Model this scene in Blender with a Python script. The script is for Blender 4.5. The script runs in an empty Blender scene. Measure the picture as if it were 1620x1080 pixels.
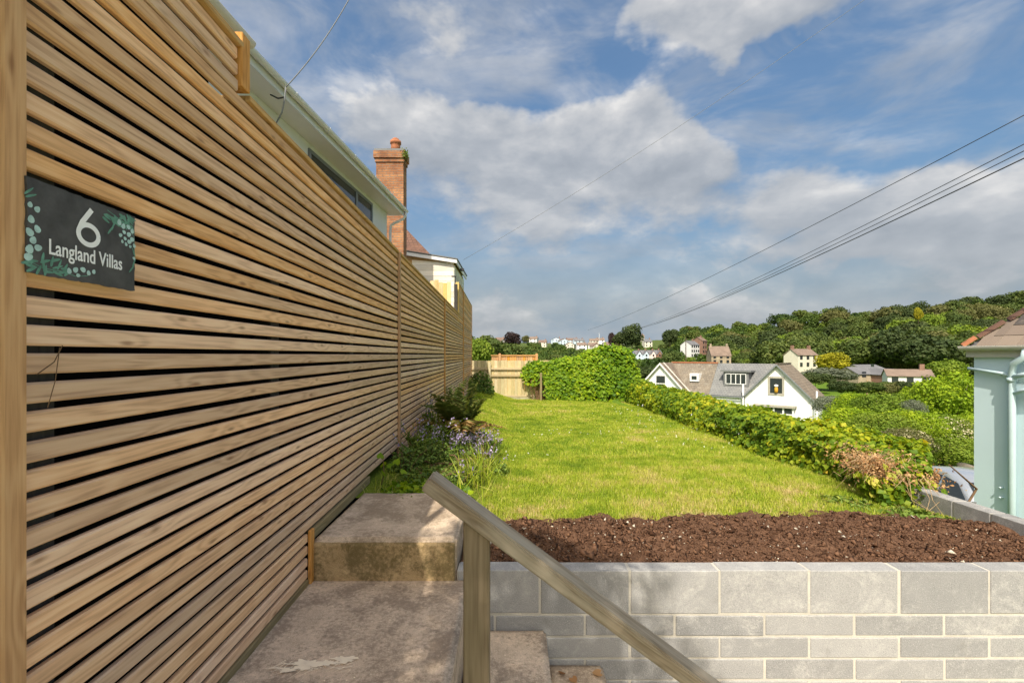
import bpy, bmesh, math, random
import numpy as np
from mathutils import Vector, noise as mnoise

SC = bpy.context.scene
COL = SC.collection
rng = np.random.default_rng(7)
random.seed(7)
CAMZ = 1.13                      # eye height over the concrete landing (landing = 0)

# ------------------------------------------------------------------ camera
cam_d = bpy.data.cameras.new('camera')
cam = bpy.data.objects.new('camera', cam_d)
COL.objects.link(cam)
cam.location = (0, 0, CAMZ)
cam.rotation_euler = (math.pi / 2, 0, 0)
cam_d.sensor_width = 36.0
cam_d.lens = 16.0
cam_d.shift_y = 0.013
cam_d.clip_start = 0.02
cam_d.clip_end = 6000
SC.camera = cam

# ------------------------------------------------------------------ colour management / engine
SC.view_settings.view_transform = 'Standard'
SC.view_settings.look = 'None'
SC.view_settings.gamma = 1.0
SC.view_settings.exposure = 1.26
SC.view_settings.use_curve_mapping = False
SC.render.engine = 'CYCLES'
SC.cycles.use_denoising = True
SC.cycles.max_bounces = 5
SC.cycles.transparent_max_bounces = 6
SC.cycles.sample_clamp_indirect = 6.0

# ------------------------------------------------------------------ sun
SUN = Vector((-0.23, -0.80, 1.0))               # towards the sun
sun_d = bpy.data.lights.new('sun', 'SUN')
sun_d.energy = 2.35
sun_d.angle = math.radians(0.55)
sun_d.color = (1.0, 0.905, 0.76)
sun = bpy.data.objects.new('sun', sun_d)
COL.objects.link(sun)
sun.rotation_euler = (-SUN).to_track_quat('-Z', 'Y').to_euler()
sun.location = (-3, -8, 12)

# ------------------------------------------------------------------ node helpers
class NT:
    """tiny expression builder on a node tree"""
    def __init__(s, nt): s.nt = nt
    def n(s, t, **kw):
        nd = s.nt.nodes.new(t)
        for k, v in kw.items(): setattr(nd, k, v)
        return nd
    def put(s, sock, v):
        if v is None: return
        if isinstance(v, bpy.types.NodeSocket): s.nt.links.new(v, sock)
        else:
            try: sock.default_value = v
            except Exception:
                sock.default_value = (*v, 1.0)
    def m(s, op, a, b=None, c=None, clamp=False):
        nd = s.n('ShaderNodeMath', operation=op, use_clamp=clamp)
        s.put(nd.inputs[0], a); s.put(nd.inputs[1], b); s.put(nd.inputs[2], c)
        return nd.outputs[0]
    def v(s, op, a, b=None, scale=None):
        nd = s.n('ShaderNodeVectorMath', operation=op)
        s.put(nd.inputs[0], a); s.put(nd.inputs[1], b)
        if scale is not None: s.put(nd.inputs['Scale'], scale)
        return nd.outputs['Value'] if op in ('DOT_PRODUCT', 'LENGTH', 'DISTANCE') else nd.outputs[0]
    def noise(s, vec, scale=5, detail=4, rough=.5, dist=0.0):
        nd = s.n('ShaderNodeTexNoise')
        s.put(nd.inputs['Vector'], vec)
        nd.inputs['Scale'].default_value = scale; nd.inputs['Detail'].default_value = detail
        nd.inputs['Roughness'].default_value = rough; nd.inputs['Distortion'].default_value = dist
        return nd.outputs[0]
    def voro(s, vec, scale=5, feature='F1', rand=1.0, out='Distance', dims='3D'):
        nd = s.n('ShaderNodeTexVoronoi', feature=feature, voronoi_dimensions=dims)
        s.put(nd.inputs['Vector'], vec); nd.inputs['Scale'].default_value = scale
        nd.inputs['Randomness'].default_value = rand
        return nd.outputs[out]
    def map(s, v, a, b, c=0., d=1., smooth=False):
        nd = s.n('ShaderNodeMapRange')
        if smooth: nd.interpolation_type = 'SMOOTHSTEP'
        s.put(nd.inputs[0], v)
        for i, q in enumerate((a, b, c, d)): nd.inputs[i + 1].default_value = q
        return nd.outputs[0]
    def ramp(s, f, pts, interp='LINEAR'):
        nd = s.n('ShaderNodeValToRGB'); cr = nd.color_ramp; cr.interpolation = interp
        while len(cr.elements) < len(pts): cr.elements.new(0.5)
        for e, (p, c) in zip(cr.elements, pts):
            e.position = p; e.color = (*c[:3], 1.0)
        s.put(nd.inputs[0], f)
        return nd.outputs[0]
    def mix(s, f, a, b, blend='MIX'):
        nd = s.n('ShaderNodeMix', data_type='RGBA', blend_type=blend)
        s.put(nd.inputs[0], f); s.put(nd.inputs[6], a); s.put(nd.inputs[7], b)
        return nd.outputs[2]
    def scl(s, vec, x, y, z):
        return s.v('MULTIPLY', vec, (x, y, z))
    def bump(s, h, strength=.3, dist=.01):
        nd = s.n('ShaderNodeBump'); nd.inputs['Strength'].default_value = strength
        nd.inputs['Distance'].default_value = dist
        s.put(nd.inputs['Height'], h)
        return nd.outputs[0]
    def obj(s): return s.n('ShaderNodeTexCoord').outputs['Object']
    def geo(s): return s.n('ShaderNodeNewGeometry').outputs['Position']
    def rnd(s): return s.n('ShaderNodeObjectInfo').outputs['Random']
    def attr(s, name): return s.n('ShaderNodeAttribute', attribute_name=name).outputs['Fac']

# ------------------------------------------------------------------ world: Nishita sky with broken cloud
def pixdir(px, py):
    v = Vector((px - 810, 720, 561 - py)); v.normalize(); return v

w = bpy.data.worlds.new('World'); SC.world = w; w.use_nodes = True
wt = w.node_tree; wt.nodes.clear(); W = NT(wt)
sky = W.n('ShaderNodeTexSky', sky_type='NISHITA')
sky.sun_disc = False
sky.sun_elevation = math.atan2(SUN.z, math.hypot(SUN.x, SUN.y))
sky.sun_rotation = math.atan2(SUN.x, SUN.y)
sky.altitude = 60; sky.air_density = 1.0; sky.dust_density = 7.5; sky.ozone_density = 1.2
d = W.n('ShaderNodeTexCoord').outputs['Generated']
d = W.v('NORMALIZE', d)
# (px, py, rx, ry, amount) soft cloud masses of this afternoon; plain cloud noise everywhere else
CLOUDS = [(560, 200, 60, 45, .12), (660, 205, 90, 50, .20), (800, 235, 130, 80, .22), (940, 215, 120, 85, .26), (1080, 235, 110, 65, .22), (1165, 240, 50, 30, .10),
          (830, 325, 220, 55, .10), (1090, 335, 150, 50, .10), (1230, 300, 70, 45, .16),
          (1090, 20, 120, 45, .24), (1230, 12, 130, 42, .24), (1010, 25, 50, 30, .08), (720, 45, 80, 38, .20), (650, 10, 60, 30, .12), (430, 30, 70, 55, .16), (600, 95, 70, 25, .07),
          (1400, 345, 170, 70, .20), (1560, 350, 130, 80, .18), (1340, 395, 160, 34, .10), (1530, 285, 90, 40, .10),
          (1560, 85, 80, 36, .12), (1540, 30, 80, 25, .08), (790, 480, 78, 50, .26), (1120, 484, 120, 24, .20), (985, 478, 45, 22, .10), (1480, 450, 170, 20, .12), (960, 395, 120, 30, .08), (1150, 410, 130, 26, .08),
          (1310, 140, 180, 75, -.28), (1160, 130, 90, 45, -.16), (800, 130, 130, 26, -.16), (900, 60, 90, 60, -.18), (560, 60, 50, 40, -.06), (930, 465, 90, 22, -.12), (1530, 215, 120, 36, -.20),
          (1000, 95, 90, 34, -.16), (520, 130, 45, 35, -.05), (1280, 225, 70, 30, -.12), (640, 400, 100, 60, -.12), (880, 420, 120, 30, -.10), (1195, 255, 40, 60, -.10), (1290, 470, 90, 20, -.08), (720, 290, 60, 30, -.05), (1440, 60, 60, 50, -.14)]
zup = W.n('ShaderNodeSeparateXYZ'); W.put(zup.inputs[0], d)
p = W.scl(d, 1.0, 1.0, 1.9)
base = W.noise(p, 3.1, 6, .56, .15)
base_up = W.noise(W.v('ADD', p, (-.012, 0, .075)), 3.1, 4, .54, .15)
fine = W.noise(p, 13.0, 4, .6)
wn = W.n('ShaderNodeTexNoise'); W.put(wn.inputs['Vector'], d); wn.inputs['Scale'].default_value = 6.5
wn.inputs['Detail'].default_value = 4; wn.inputs['Roughness'].default_value = .58
warp = W.v('ADD', d, W.v('SCALE', W.v('SUBTRACT', wn.outputs['Color'], (.5, .5, .5)), scale=.15))
den = W.m('MULTIPLY_ADD', fine, .20, W.m('MULTIPLY', base, .62))
lit = W.m('MULTIPLY', W.m('SUBTRACT', base, base_up), .75)
for (px, py, rx, ry, am) in CLOUDS:
    c = pixdir(px, py)
    r = Vector((c.y, -c.x, 0)).normalized(); u = r.cross(c).normalized()
    k = math.sqrt((px - 810) ** 2 + 720 ** 2 + (561 - py) ** 2)
    cr = 720 / math.hypot(px - 810, 720)
    r = r * (k / rx / cr); u = u * (k / ry)
    a = W.m('ADD', W.v('DOT_PRODUCT', warp, tuple(r)), -c.dot(r))
    b = W.m('ADD', W.v('DOT_PRODUCT', warp, tuple(u)), -c.dot(u))
    rr = W.m('MULTIPLY_ADD', a, a, W.m('MULTIPLY', b, b))
    g = W.m('MULTIPLY', W.m('POWER', .45, rr), am)
    den = W.m('ADD', den, g)
    if am > 0: lit = W.m('MULTIPLY_ADD', W.m('MULTIPLY', g, b), .34, lit)
veil = W.noise(W.scl(d, 1.0, 1.0, 2.6), 4.2, 5, .6, .4)
al = W.m('MAXIMUM', W.map(den, .405, .63, 0, .92, True), W.map(veil, .36, .70, .05, .62, True))
a0 = al
low = W.map(zup.outputs[2], .0, .36, .92, 0, True)
lit = W.map(W.m('MULTIPLY_ADD', fine, .16, lit), -.07, .27, 0, 1)
ccol = W.ramp(lit, [(0, (.265, .29, .325)), (.35, (.36, .38, .41)), (.62, (.49, .495, .505)), (.85, (.68, .665, .645)), (1, (.84, .81, .765))])
haze_c = W.mix(W.map(al, .1, .9, 0, 1), (.26, .34, .42, 1), (.40, .43, .455, 1))
ccol = W.mix(W.m('MULTIPLY', low, W.map(a0, 0, 1, 1, .35)), ccol, haze_c)
al = W.m('MAXIMUM', al, low)
sky_bg = W.n('ShaderNodeBackground'); hs = W.n('ShaderNodeHueSaturation'); hs.inputs['Saturation'].default_value = 1.30; hs.inputs['Value'].default_value = .95
wt.links.new(W.mix(1.0, sky.outputs[0], (.97, 1.02, .99, 1), 'MULTIPLY'), hs.inputs['Color']); wt.links.new(hs.outputs[0], sky_bg.inputs[0]); sky_bg.inputs[1].default_value = .085
cl_bg = W.n('ShaderNodeBackground'); wt.links.new(ccol, cl_bg.inputs[0]); cl_bg.inputs[1].default_value = .54
mx = W.n('ShaderNodeMixShader'); wt.links.new(al, mx.inputs[0])
wt.links.new(sky_bg.outputs[0], mx.inputs[1]); wt.links.new(cl_bg.outputs[0], mx.inputs[2])
wo = W.n('ShaderNodeOutputWorld'); wt.links.new(mx.outputs[0], wo.inputs[0])
w.cycles.sampling_method = 'MANUAL'; w.cycles.sample_map_resolution = 256

# ------------------------------------------------------------------ materials
def mat(name, fn, rough=.8, spec=.3):
    m_ = bpy.data.materials.new(name); m_.use_nodes = True
    nt = m_.node_tree; nt.nodes.clear(); T = NT(nt)
    out = T.n('ShaderNodeOutputMaterial')
    b = T.n('ShaderNodeBsdfPrincipled'); b.inputs['Roughness'].default_value = rough
    b.inputs['Specular IOR Level'].default_value = spec
    nt.links.new(b.outputs[0], out.inputs[0])
    r = fn(T)
    if not isinstance(r, dict): r = {'c': r}
    T.put(b.inputs['Base Color'], r['c'])
    if 'n' in r: nt.links.new(r['n'], b.inputs['Normal'])
    if 'r' in r: T.put(b.inputs['Roughness'], r['r'])
    if 'metal' in r: b.inputs['Metallic'].default_value = r['metal']
    if 'coat' in r: b.inputs['Coat Weight'].default_value = r['coat']
    if 'tr' in r:                               # leaf: part of the light passes through
        t = T.n('ShaderNodeBsdfTranslucent'); T.put(t.inputs[0], r['tc'])
        x = T.n('ShaderNodeMixShader'); x.inputs[0].default_value = r['tr']
        nt.links.new(b.outputs[0], x.inputs[1]); nt.links.new(t.outputs[0], x.inputs[2])
        nt.links.new(x.outputs[0], out.inputs[0])
    return m_

def wood(name, lo, mid, hi, axis=1, scale=1.0, weather=0.0, wcol=(.30, .28, .24), rough=.75, knots=1.0, wscale=3.0, ring=1.0):
    def f(T):
        o = T.obj(); r = T.rnd()
        off = T.n('ShaderNodeCombineXYZ')
        T.put(off.inputs[0], T.m('MULTIPLY', r, 37.0)); T.put(off.inputs[1], T.m('MULTIPLY', r, 91.0)); T.put(off.inputs[2], T.m('MULTIPLY', r, 53.0))
        p = T.v('ADD', o, off.outputs[0])
        s = [1, 1, 1]; s[axis] = .035
        st = T.scl(p, *s)
        warp = T.noise(T.scl(p, *[3 if i != axis else 1.3 for i in range(3)]), 1.6, 2, .5)
        sp_ = T.n('ShaderNodeSeparateXYZ'); T.put(sp_.inputs[0], p)
        kv_ = T.n('ShaderNodeCombineXYZ')
        T.put(kv_.inputs[0], T.m('MULTIPLY', sp_.outputs[axis], 2.3 * scale)); T.put(kv_.inputs[1], T.m('MULTIPLY', T.m('ADD', sp_.outputs[(axis + 1) % 3], sp_.outputs[(axis + 2) % 3]), 7.5 * scale))
        kv = T.voro(kv_.outputs[0], 1.0, 'F1', 1.0, dims='2D')
        knot = T.map(kv, .0, .30, 1, 0, True)
        ph = T.m('MULTIPLY_ADD', warp, 6.0, T.m('MULTIPLY', knot, 1.3 * knots))
        g1 = T.noise(st, 120 * scale, 4, .62, .5)
        sep = T.n('ShaderNodeSeparateXYZ'); T.put(sep.inputs[0], st)
        band = T.m('SINE', T.m('MULTIPLY_ADD', T.m('ADD', T.noise(st, 17 * scale, 2, .5), T.m('MULTIPLY', ph, .12)), 44.0 * ring, 0.0))
        g = T.m('MULTIPLY_ADD', band, .085, T.m('MULTIPLY_ADD', g1, .66, .18))
        c = T.ramp(g, [(.22, lo), (.5, mid), (.78, hi)])
        tint = T.map(T.noise(T.scl(p, *[.5 if i == axis else 1.5 for i in range(3)]), 2.2, 2), .3, .7, .92, 1.07)
        c = T.mix(1.0, c, T.n('ShaderNodeCombineColor').outputs[0], 'MIX') if False else c
        hs = T.n('ShaderNodeHueSaturation'); T.put(hs.inputs['Color'], c)
        T.put(hs.inputs['Value'], T.m('MULTIPLY', tint, T.map(T.m('FRACT', T.m('MULTIPLY', r, 7.13)), 0, 1, .76, 1.10)))
        T.put(hs.inputs['Saturation'], T.map(T.m('FRACT', T.m('MULTIPLY', r, 3.7)), 0, 1, .76, 1.06))
        c = hs.outputs[0]
        kc = T.map(T.m('MULTIPLY_ADD', g1, .05, kv), .03, .10, 1, 0, True)
        c = T.mix(T.m('MULTIPLY', kc, .62 * knots), c, (lo[0] * .5, lo[1] * .42, lo[2] * .4, 1))
        if weather:
            wn = T.map(T.noise(T.scl(p, *[.22 if i == axis else 1.6 for i in range(3)]), wscale, 6, .65), .36, .62, 0, weather, True)
            c = T.mix(wn, c, (*wcol, 1))
        return {'c': c, 'n': T.bump(g, .35, .0025), 'r': rough}
    return mat(name, f, rough, .25)

M = {}
M['slat'] = wood('treated_pine_slat', (.47, .235, .105), (.82, .475, .225), (.94, .62, .34))
M['trim'] = wood('treated_pine_trim', (.42, .20, .075), (.72, .40, .165), (.86, .53, .255), axis=2)
M['trim_y'] = wood('treated_pine_cap', (.33, .18, .065), (.58, .36, .145), (.72, .47, .215))
M['trim_orange'] = wood('fresh_pine_trim', (.36, .155, .04), (.58, .29, .09), (.70, .40, .155), axis=2)
M['base_board'] = wood('damp_base_board', (.16, .115, .055), (.30, .225, .11), (.40, .315, .165), weather=.5, wcol=(.16, .15, .09))
M['oldwood_x'] = wood('weathered_rail', (.10, .070, .036), (.20, .145, .080), (.29, .22, .135), axis=0, weather=.6, wcol=(.38, .345, .28), wscale=14, knots=.3, ring=1.5)
M['oldwood_z'] = wood('weathered_post', (.10, .068, .032), (.185, .132, .066), (.25, .18, .098), axis=2, weather=.2, wcol=(.15, .15, .08), wscale=4, knots=.3)
M['post_dark'] = wood('hidden_post', (.025, .024, .022), (.045, .042, .038), (.06, .056, .05), axis=2)
M['fence_back'] = wood('back_fence_board', (.36, .26, .12), (.55, .43, .22), (.66, .54, .31), axis=2, weather=.25, wcol=(.40, .42, .24), wscale=1.5, knots=.4)
M['fence_back_x'] = wood('back_fence_rail', (.33, .24, .12), (.50, .39, .21), (.60, .48, .29), axis=0, knots=.4)
M['fence_orange'] = wood('orange_fence_board', (.44, .18, .04), (.62, .28, .06), (.70, .36, .10), axis=2, knots=.3)
M['fence_yellow'] = wood('yellow_fence_board', (.48, .32, .10), (.68, .49, .18), (.76, .58, .26), axis=2, knots=.4)
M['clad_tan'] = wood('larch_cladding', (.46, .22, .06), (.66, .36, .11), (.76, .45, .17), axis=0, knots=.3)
M['clad_sun_pale'] = wood('sun_pale_cladding', (.66, .54, .36), (.80, .72, .58), (.86, .81, .72), axis=0, weather=.55, wcol=(.80, .81, .82), wscale=1.2, knots=.2)  # pale colour stands for boards bleached out by sunlight

def concrete(name, a, b, moss=None, mossamt=0., spec_scale=260, patch=1.6, grit=.6):
    def f(T):
        p = T.geo()
        big = T.noise(p, patch, 6, .62, .3); mid = T.noise(p, 11, 6, .65); sp = T.noise(p, spec_scale, 3, .6)
        ag = T.voro(p, 150, 'F1'); pit = T.map(T.voro(p, 60, 'F1'), .0, .22, 0, 1)
        c = T.mix(T.map(T.m('MULTIPLY_ADD', mid, .55, T.m('MULTIPLY', big, .75)), .42, .86, 0, 1), (*a, 1), (*b, 1))
        c = T.mix(T.map(sp, .52, .72, 0, grit), c, (min(1, b[0] * 1.45), min(1, b[1] * 1.42), min(1, b[2] * 1.36), 1))
        c = T.mix(T.map(sp, .42, .26, 0, grit * 1.1), c, (a[0] * .4, a[1] * .4, a[2] * .4, 1))
        chip = T.voro(T.v('ADD', p, T.v('SCALE', T.geo(), scale=.0)), 34, 'F1', 1.0)
        cr_ = T.voro(p, 34, 'F1', 1.0, out='Color')
        c = T.mix(T.m('MULTIPLY', T.map(chip, .06, .20, 1, 0), T.map(cr_, .42, .55, 0, grit)), c, (min(1, b[0] * 1.35), min(1, b[1] * 1.35), min(1, b[2] * 1.35), 1))
        c = T.mix(T.m('MULTIPLY', T.map(chip, .05, .17, 1, 0), T.map(cr_, .36, .26, 0, grit * 1.2)), c, (a[0] * .35, a[1] * .35, a[2] * .35, 1))
        if moss is not None:
            mm = T.map(T.m('MULTIPLY_ADD', T.noise(p, 55, 4, .7), .5, T.m('MULTIPLY', T.noise(p, 5.5, 6, .6, .4), .7)), .50, .72, 0, mossamt, True)
            c = T.mix(mm, c, (*moss, 1))
        h = T.m('MULTIPLY_ADD', sp, .5, T.m('MULTIPLY_ADD', ag, .4, T.m('MULTIPLY', pit, .5)))
        return {'c': c, 'n': T.bump(h, .55, .004)}
    return mat(name, f, .92, .15)
M['landing'] = concrete('landing_concrete', (.36, .275, .20), (.82, .65, .50), (.19, .145, .11), .7)
M['slab'] = concrete('slab_concrete', (.40, .31, .225), (.78, .62, .47), (.20, .15, .10), .65)
M['riser'] = concrete('riser_concrete', (.28, .19, .09), (.58, .43, .24), (.10, .080, .03), .72, grit=.6, patch=5)
M['oldstone'] = concrete('old_rendered_wall', (.17, .145, .115), (.36, .31, .25), (.12, .11, .05), .5)
M['bounce_paving'] = concrete('bounce_paving', (.50, .44, .36), (.66, .59, .48), None, 0)  # kept pale so the unseen path throws sunlight back at the fence
M['gravelboard'] = concrete('gravel_board', (.36, .33, .24), (.52, .48, .36), (.24, .26, .12), .5)

def block(name, a, b, use_rnd=True):
    def f(T):
        p = T.geo(); r = T.rnd()
        sp = T.noise(p, 210, 3, .65); sp2 = T.noise(p, 75, 4, .7); big = T.noise(p, 7, 4, .6)
        t = T.m('MULTIPLY_ADD', r, .75, T.m('MULTIPLY_ADD', big, .75, -.18))
        c = T.mix(T.map(t, .2, .9, 0, 1), (*a, 1), (*b, 1))
        c = T.mix(T.map(sp, .55, .75, 0, .55), c, (.62, .61, .59, 1))
        c = T.mix(T.map(sp, .44, .26, 0, .7), c, (.10, .10, .10, 1))
        c = T.mix(T.map(sp2, .60, .76, 0, .35), c, (.60, .585, .56, 1))
        c = T.mix(T.m('MULTIPLY', T.map(T.noise(p, 5.5, 6, .72, .6), .50, .70, 0, .55), T.map(sp2, .38, .6, .3, 1)), c, (.56, .55, .53, 1))
        c = T.mix(T.map(T.noise(p, 9.0, 5, .7), .40, .26, 0, .5), c, (.20, .195, .185, 1))
        pits = T.map(T.voro(p, 130, 'F1'), 0, .35, 0, 1)
        return {'c': c, 'n': T.bump(T.m('MULTIPLY_ADD', sp, .8, T.m('MULTIPLY', pits, .6)), .65, .003)}
    return mat(name, f, .95, .1)
M['block'] = block('concrete_block', (.245, .248, .252), (.335, .335, .335))
M['block_top'] = block('concrete_block_dark', (.17, .17, .175), (.25, .25, .25))
M['mortar'] = concrete('mortar', (.41, .39, .345), (.54, .515, .46), None, 0, patch=6, grit=.25)

def plain(name, c, rough=.6, spec=.3, var=.08, scale=3.0, bumpd=0.0, bscale=60, coat=None, metal=None):
    def f(T):
        p = T.geo()
        n = T.noise(p, scale, 4, .6)
        k0 = 1 - var; k1 = 1 + var
        col = T.mix(T.map(n, .3, .7, 0, 1), (c[0] * k0, c[1] * k0, c[2] * k0, 1), (min(1, c[0] * k1), min(1, c[1] * k1), min(1, c[2] * k1), 1))
        r = {'c': col}
        if bumpd: r['n'] = T.bump(T.noise(p, bscale, 4, .6), .5, bumpd)
        if coat: r['coat'] = coat
        if metal: r['metal'] = metal
        return r
    return mat(name, f, rough, spec)
M['slate_sign'] = plain('slate_plaque', (.075, .073, .072), .62, .35, .35, 18, .0012, 90)
M['sign_white'] = plain('sign_lettering', (.90, .91, .91), .6, .3, .05, 40)
M['sign_leaf'] = plain('sign_leaf_pale', (.42, .60, .57), .7, .2, .22, 50)
M['sign_leaf2'] = plain('sign_leaf_green', (.13, .29, .22), .7, .2, .25, 50)
M['gap_shade'] = plain('gap_shade_black', (.010, .010, .010), .9, .1)  # black that stands for the shade behind the slats
M['upvc'] = plain('white_upvc', (.72, .725, .74), .35, .4, .03)
M['soffit'] = plain('soffit_board', (.72, .71, .72), .5, .3, .03)
M['render_white'] = plain('white_render', (.75, .75, .765), .85, .2, .05, 1.2, .002, 70)
M['render_house'] = plain('white_painted_wall', (.80, .80, .80), .85, .2, .05, .6, .004, 20)
M['mint'] = plain('mint_render', (.62, .77, .83), .85, .2, .035, 1.4, .0015, 90)
M['mint_pipe'] = plain('mint_pipe', (.56, .70, .75), .55, .3, .05)
M['gutter_cream'] = plain('cream_fascia', (.62, .59, .55), .6, .3, .08, 3)
M['grey_frame'] = plain('grey_window_frame', (.19, .205, .225), .45, .4, .05)
M['white_frame'] = plain('white_window_frame', (.74, .74, .74), .45, .4, .03)
M['stone_frame'] = plain('stone_surround', (.36, .34, .29), .8, .2, .08)
M['cable'] = plain('cable', (.035, .035, .038), .7, .3)
M['cable_grey'] = plain('cable_grey', (.16, .17, .18), .6, .3)
M['terracotta'] = plain('terracotta', (.36, .145, .075), .8, .2, .2, 12)
M['lead'] = plain('lead_grey', (.17, .175, .18), .7, .3, .1)
M['asphalt'] = plain('asphalt', (.055, .055, .056), .9, .2, .2, 3, .004, 120)
M['cream_wall'] = plain('cream_render', (.64, .60, .51), .85, .2, .06, .3)
M['pale_wall'] = plain('pale_grey_render', (.66, .66, .65), .85, .2, .05, .3)
M['blue_wall'] = plain('pale_blue_render', (.52, .62, .70), .85, .2, .05, .3)
M['pink_wall'] = plain('pale_pink_render', (.70, .60, .57), .85, .2, .05, .3)
M['stone_wall'] = plain('old_stone_wall', (.34, .28, .20), .9, .2, .25, .7)
M['brick_far'] = plain('red_brick_wall', (.25, .15, .11), .9, .2, .15, .8)
M['splash'] = plain('dried_mortar', (.92, .80, .62), .9, .1, .1, 30, .002, 150)

def brickmat(name, c1, c2, cm):
    def f(T):
        p = T.obj()
        sep = T.n('ShaderNodeSeparateXYZ'); T.put(sep.inputs[0], p)
        cb = T.n('ShaderNodeCombineXYZ')
        T.put(cb.inputs[0], T.m('ADD', sep.outputs[0], sep.outputs[1])); T.put(cb.inputs[1], sep.outputs[2])
        b = T.n('ShaderNodeTexBrick'); T.put(b.inputs['Vector'], cb.outputs[0])
        b.inputs['Color1'].default_value = (*c1, 1); b.inputs['Color2'].default_value = (*c2, 1); b.inputs['Mortar'].default_value = (*cm, 1)
        b.inputs['Scale'].default_value = 1.0; b.inputs['Mortar Size'].default_value = .011
        b.inputs['Brick Width'].default_value = .225; b.inputs['Row Height'].default_value = .075
        c = T.mix(T.map(T.noise(p, 2.2, 6, .68), .36, .66, 0, .8), b.outputs[0], (c1[0] * .42, c1[1] * .46, c1[2] * .6, 1))
        return {'c': c, 'n': T.bump(T.m('SUBTRACT', 1.0, b.outputs[1]), .6, .008)}
    return mat(name, f, .9, .15)
M['brick'] = brickmat('orange_brick', (.36, .145, .065), (.55, .275, .125), (.28, .23, .18))

def tilemat(name, a, b, axis_u, row=.25, wid=.2, lichen=None, la=.3, contrast=.5):
    """roof slates seen from afar: fine course relief on top of the slope"""
    def f(T):
        p = T.obj()
        sep = T.n('ShaderNodeSeparateXYZ'); T.put(sep.inputs[0], p)
        cb = T.n('ShaderNodeCombineXYZ'); T.put(cb.inputs[0], sep.outputs[axis_u]); T.put(cb.inputs[1], sep.outputs[2])
        br = T.n('ShaderNodeTexBrick'); T.put(br.inputs['Vector'], cb.outputs[0])
        br.inputs['Color1'].default_value = (*a, 1); br.inputs['Color2'].default_value = (*b, 1)
        br.inputs['Mortar'].default_value = (a[0] * contrast, a[1] * contrast, a[2] * contrast, 1)
        br.inputs['Scale'].default_value = 1; br.inputs['Brick Width'].default_value = wid; br.inputs['Row Height'].default_value = row
        br.inputs['Mortar Size'].default_value = .012
        c = br.outputs[0]
        c = T.mix(T.map(T.noise(p, .9, 5, .65), .4, .7, 0, .5), c, (b[0] * 1.25, b[1] * 1.2, b[2] * 1.1, 1))
        if lichen: c = T.mix(T.map(T.noise(p, 2.6, 6, .7), .52, .72, 0, la), c, (*lichen, 1))
        return {'c': c, 'n': T.bump(br.outputs[1], .4, .02)}
    return mat(name, f, .75, .25)
M['slate_grey'] = tilemat('grey_slate', (.155, .160, .168), (.20, .205, .21), 0, .17, .25)
M['slate_brown'] = tilemat('brown_roof_tile', (.155, .133, .108), (.21, .18, .145), 0, .2, .25, (.36, .34, .29), .55)
M['slate_brown_y'] = tilemat('brown_roof_tile_side', (.155, .125, .10), (.21, .17, .135), 1, .2, .25, (.40, .36, .28), .4)
M['tile_dark'] = tilemat('dark_brown_tile', (.10, .055, .042), (.155, .085, .060), 0, .16, .18, (.22, .11, .075), .5)
M['roof_far_grey'] = plain('far_slate_roof', (.15, .15, .16), .8, .2, .15, .5)
M['roof_far_red'] = plain('far_tile_roof', (.185, .13, .105), .85, .2, .2, .5)
M['roof_far_brown'] = plain('far_brown_roof', (.20, .15, .12), .85, .2, .2, .5)
def single_tile(T):
    r = T.rnd(); p = T.geo()
    c = T.ramp(r, [(0, (.070, .063, .062)), (.5, (.10, .087, .080)), (1, (.135, .11, .096))])
    c = T.mix(T.map(T.noise(p, 14, 5, .7), .5, .75, 0, .55), c, (.30, .25, .20, 1))
    return {'c': c, 'n': T.bump(T.noise(p, 60, 4), .3, .003)}
M['tile_single'] = mat('roof_slate', single_tile, .8, .2)
def single_tile2(T):
    r = T.rnd(); p = T.geo()
    c = T.ramp(r, [(0, (.155, .125, .105)), (.5, (.215, .17, .14)), (1, (.28, .225, .18))])
    c = T.mix(T.map(T.noise(p, 14, 5, .7), .5, .75, 0, .45), c, (.20, .15, .12, 1))
    return {'c': c, 'n': T.bump(T.noise(p, 60, 4), .3, .003)}
M['tile_pale'] = mat('worn_roof_tile', single_tile2, .85, .2)

def glassmat(T):
    return {'c': (.03, .036, .042, 1), 'r': .06}
M['glass'] = mat('window_glass', glassmat, .06, .6)
def paint(T): return {'c': (.55, .58, .62, 1), 'r': .28, 'metal': .55, 'coat': .8}
M['car_paint'] = mat('silver_paint', paint, .28, .5)
M['rubber'] = plain('tyre_rubber', (.02, .02, .02), .85, .2)
M['alloy'] = plain('alloy_rim', (.45, .46, .47), .3, .5, .05, 3, metal=.8)
M['lamp_glass'] = plain('headlamp_glass', (.55, .57, .58), .12, .6)

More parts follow.
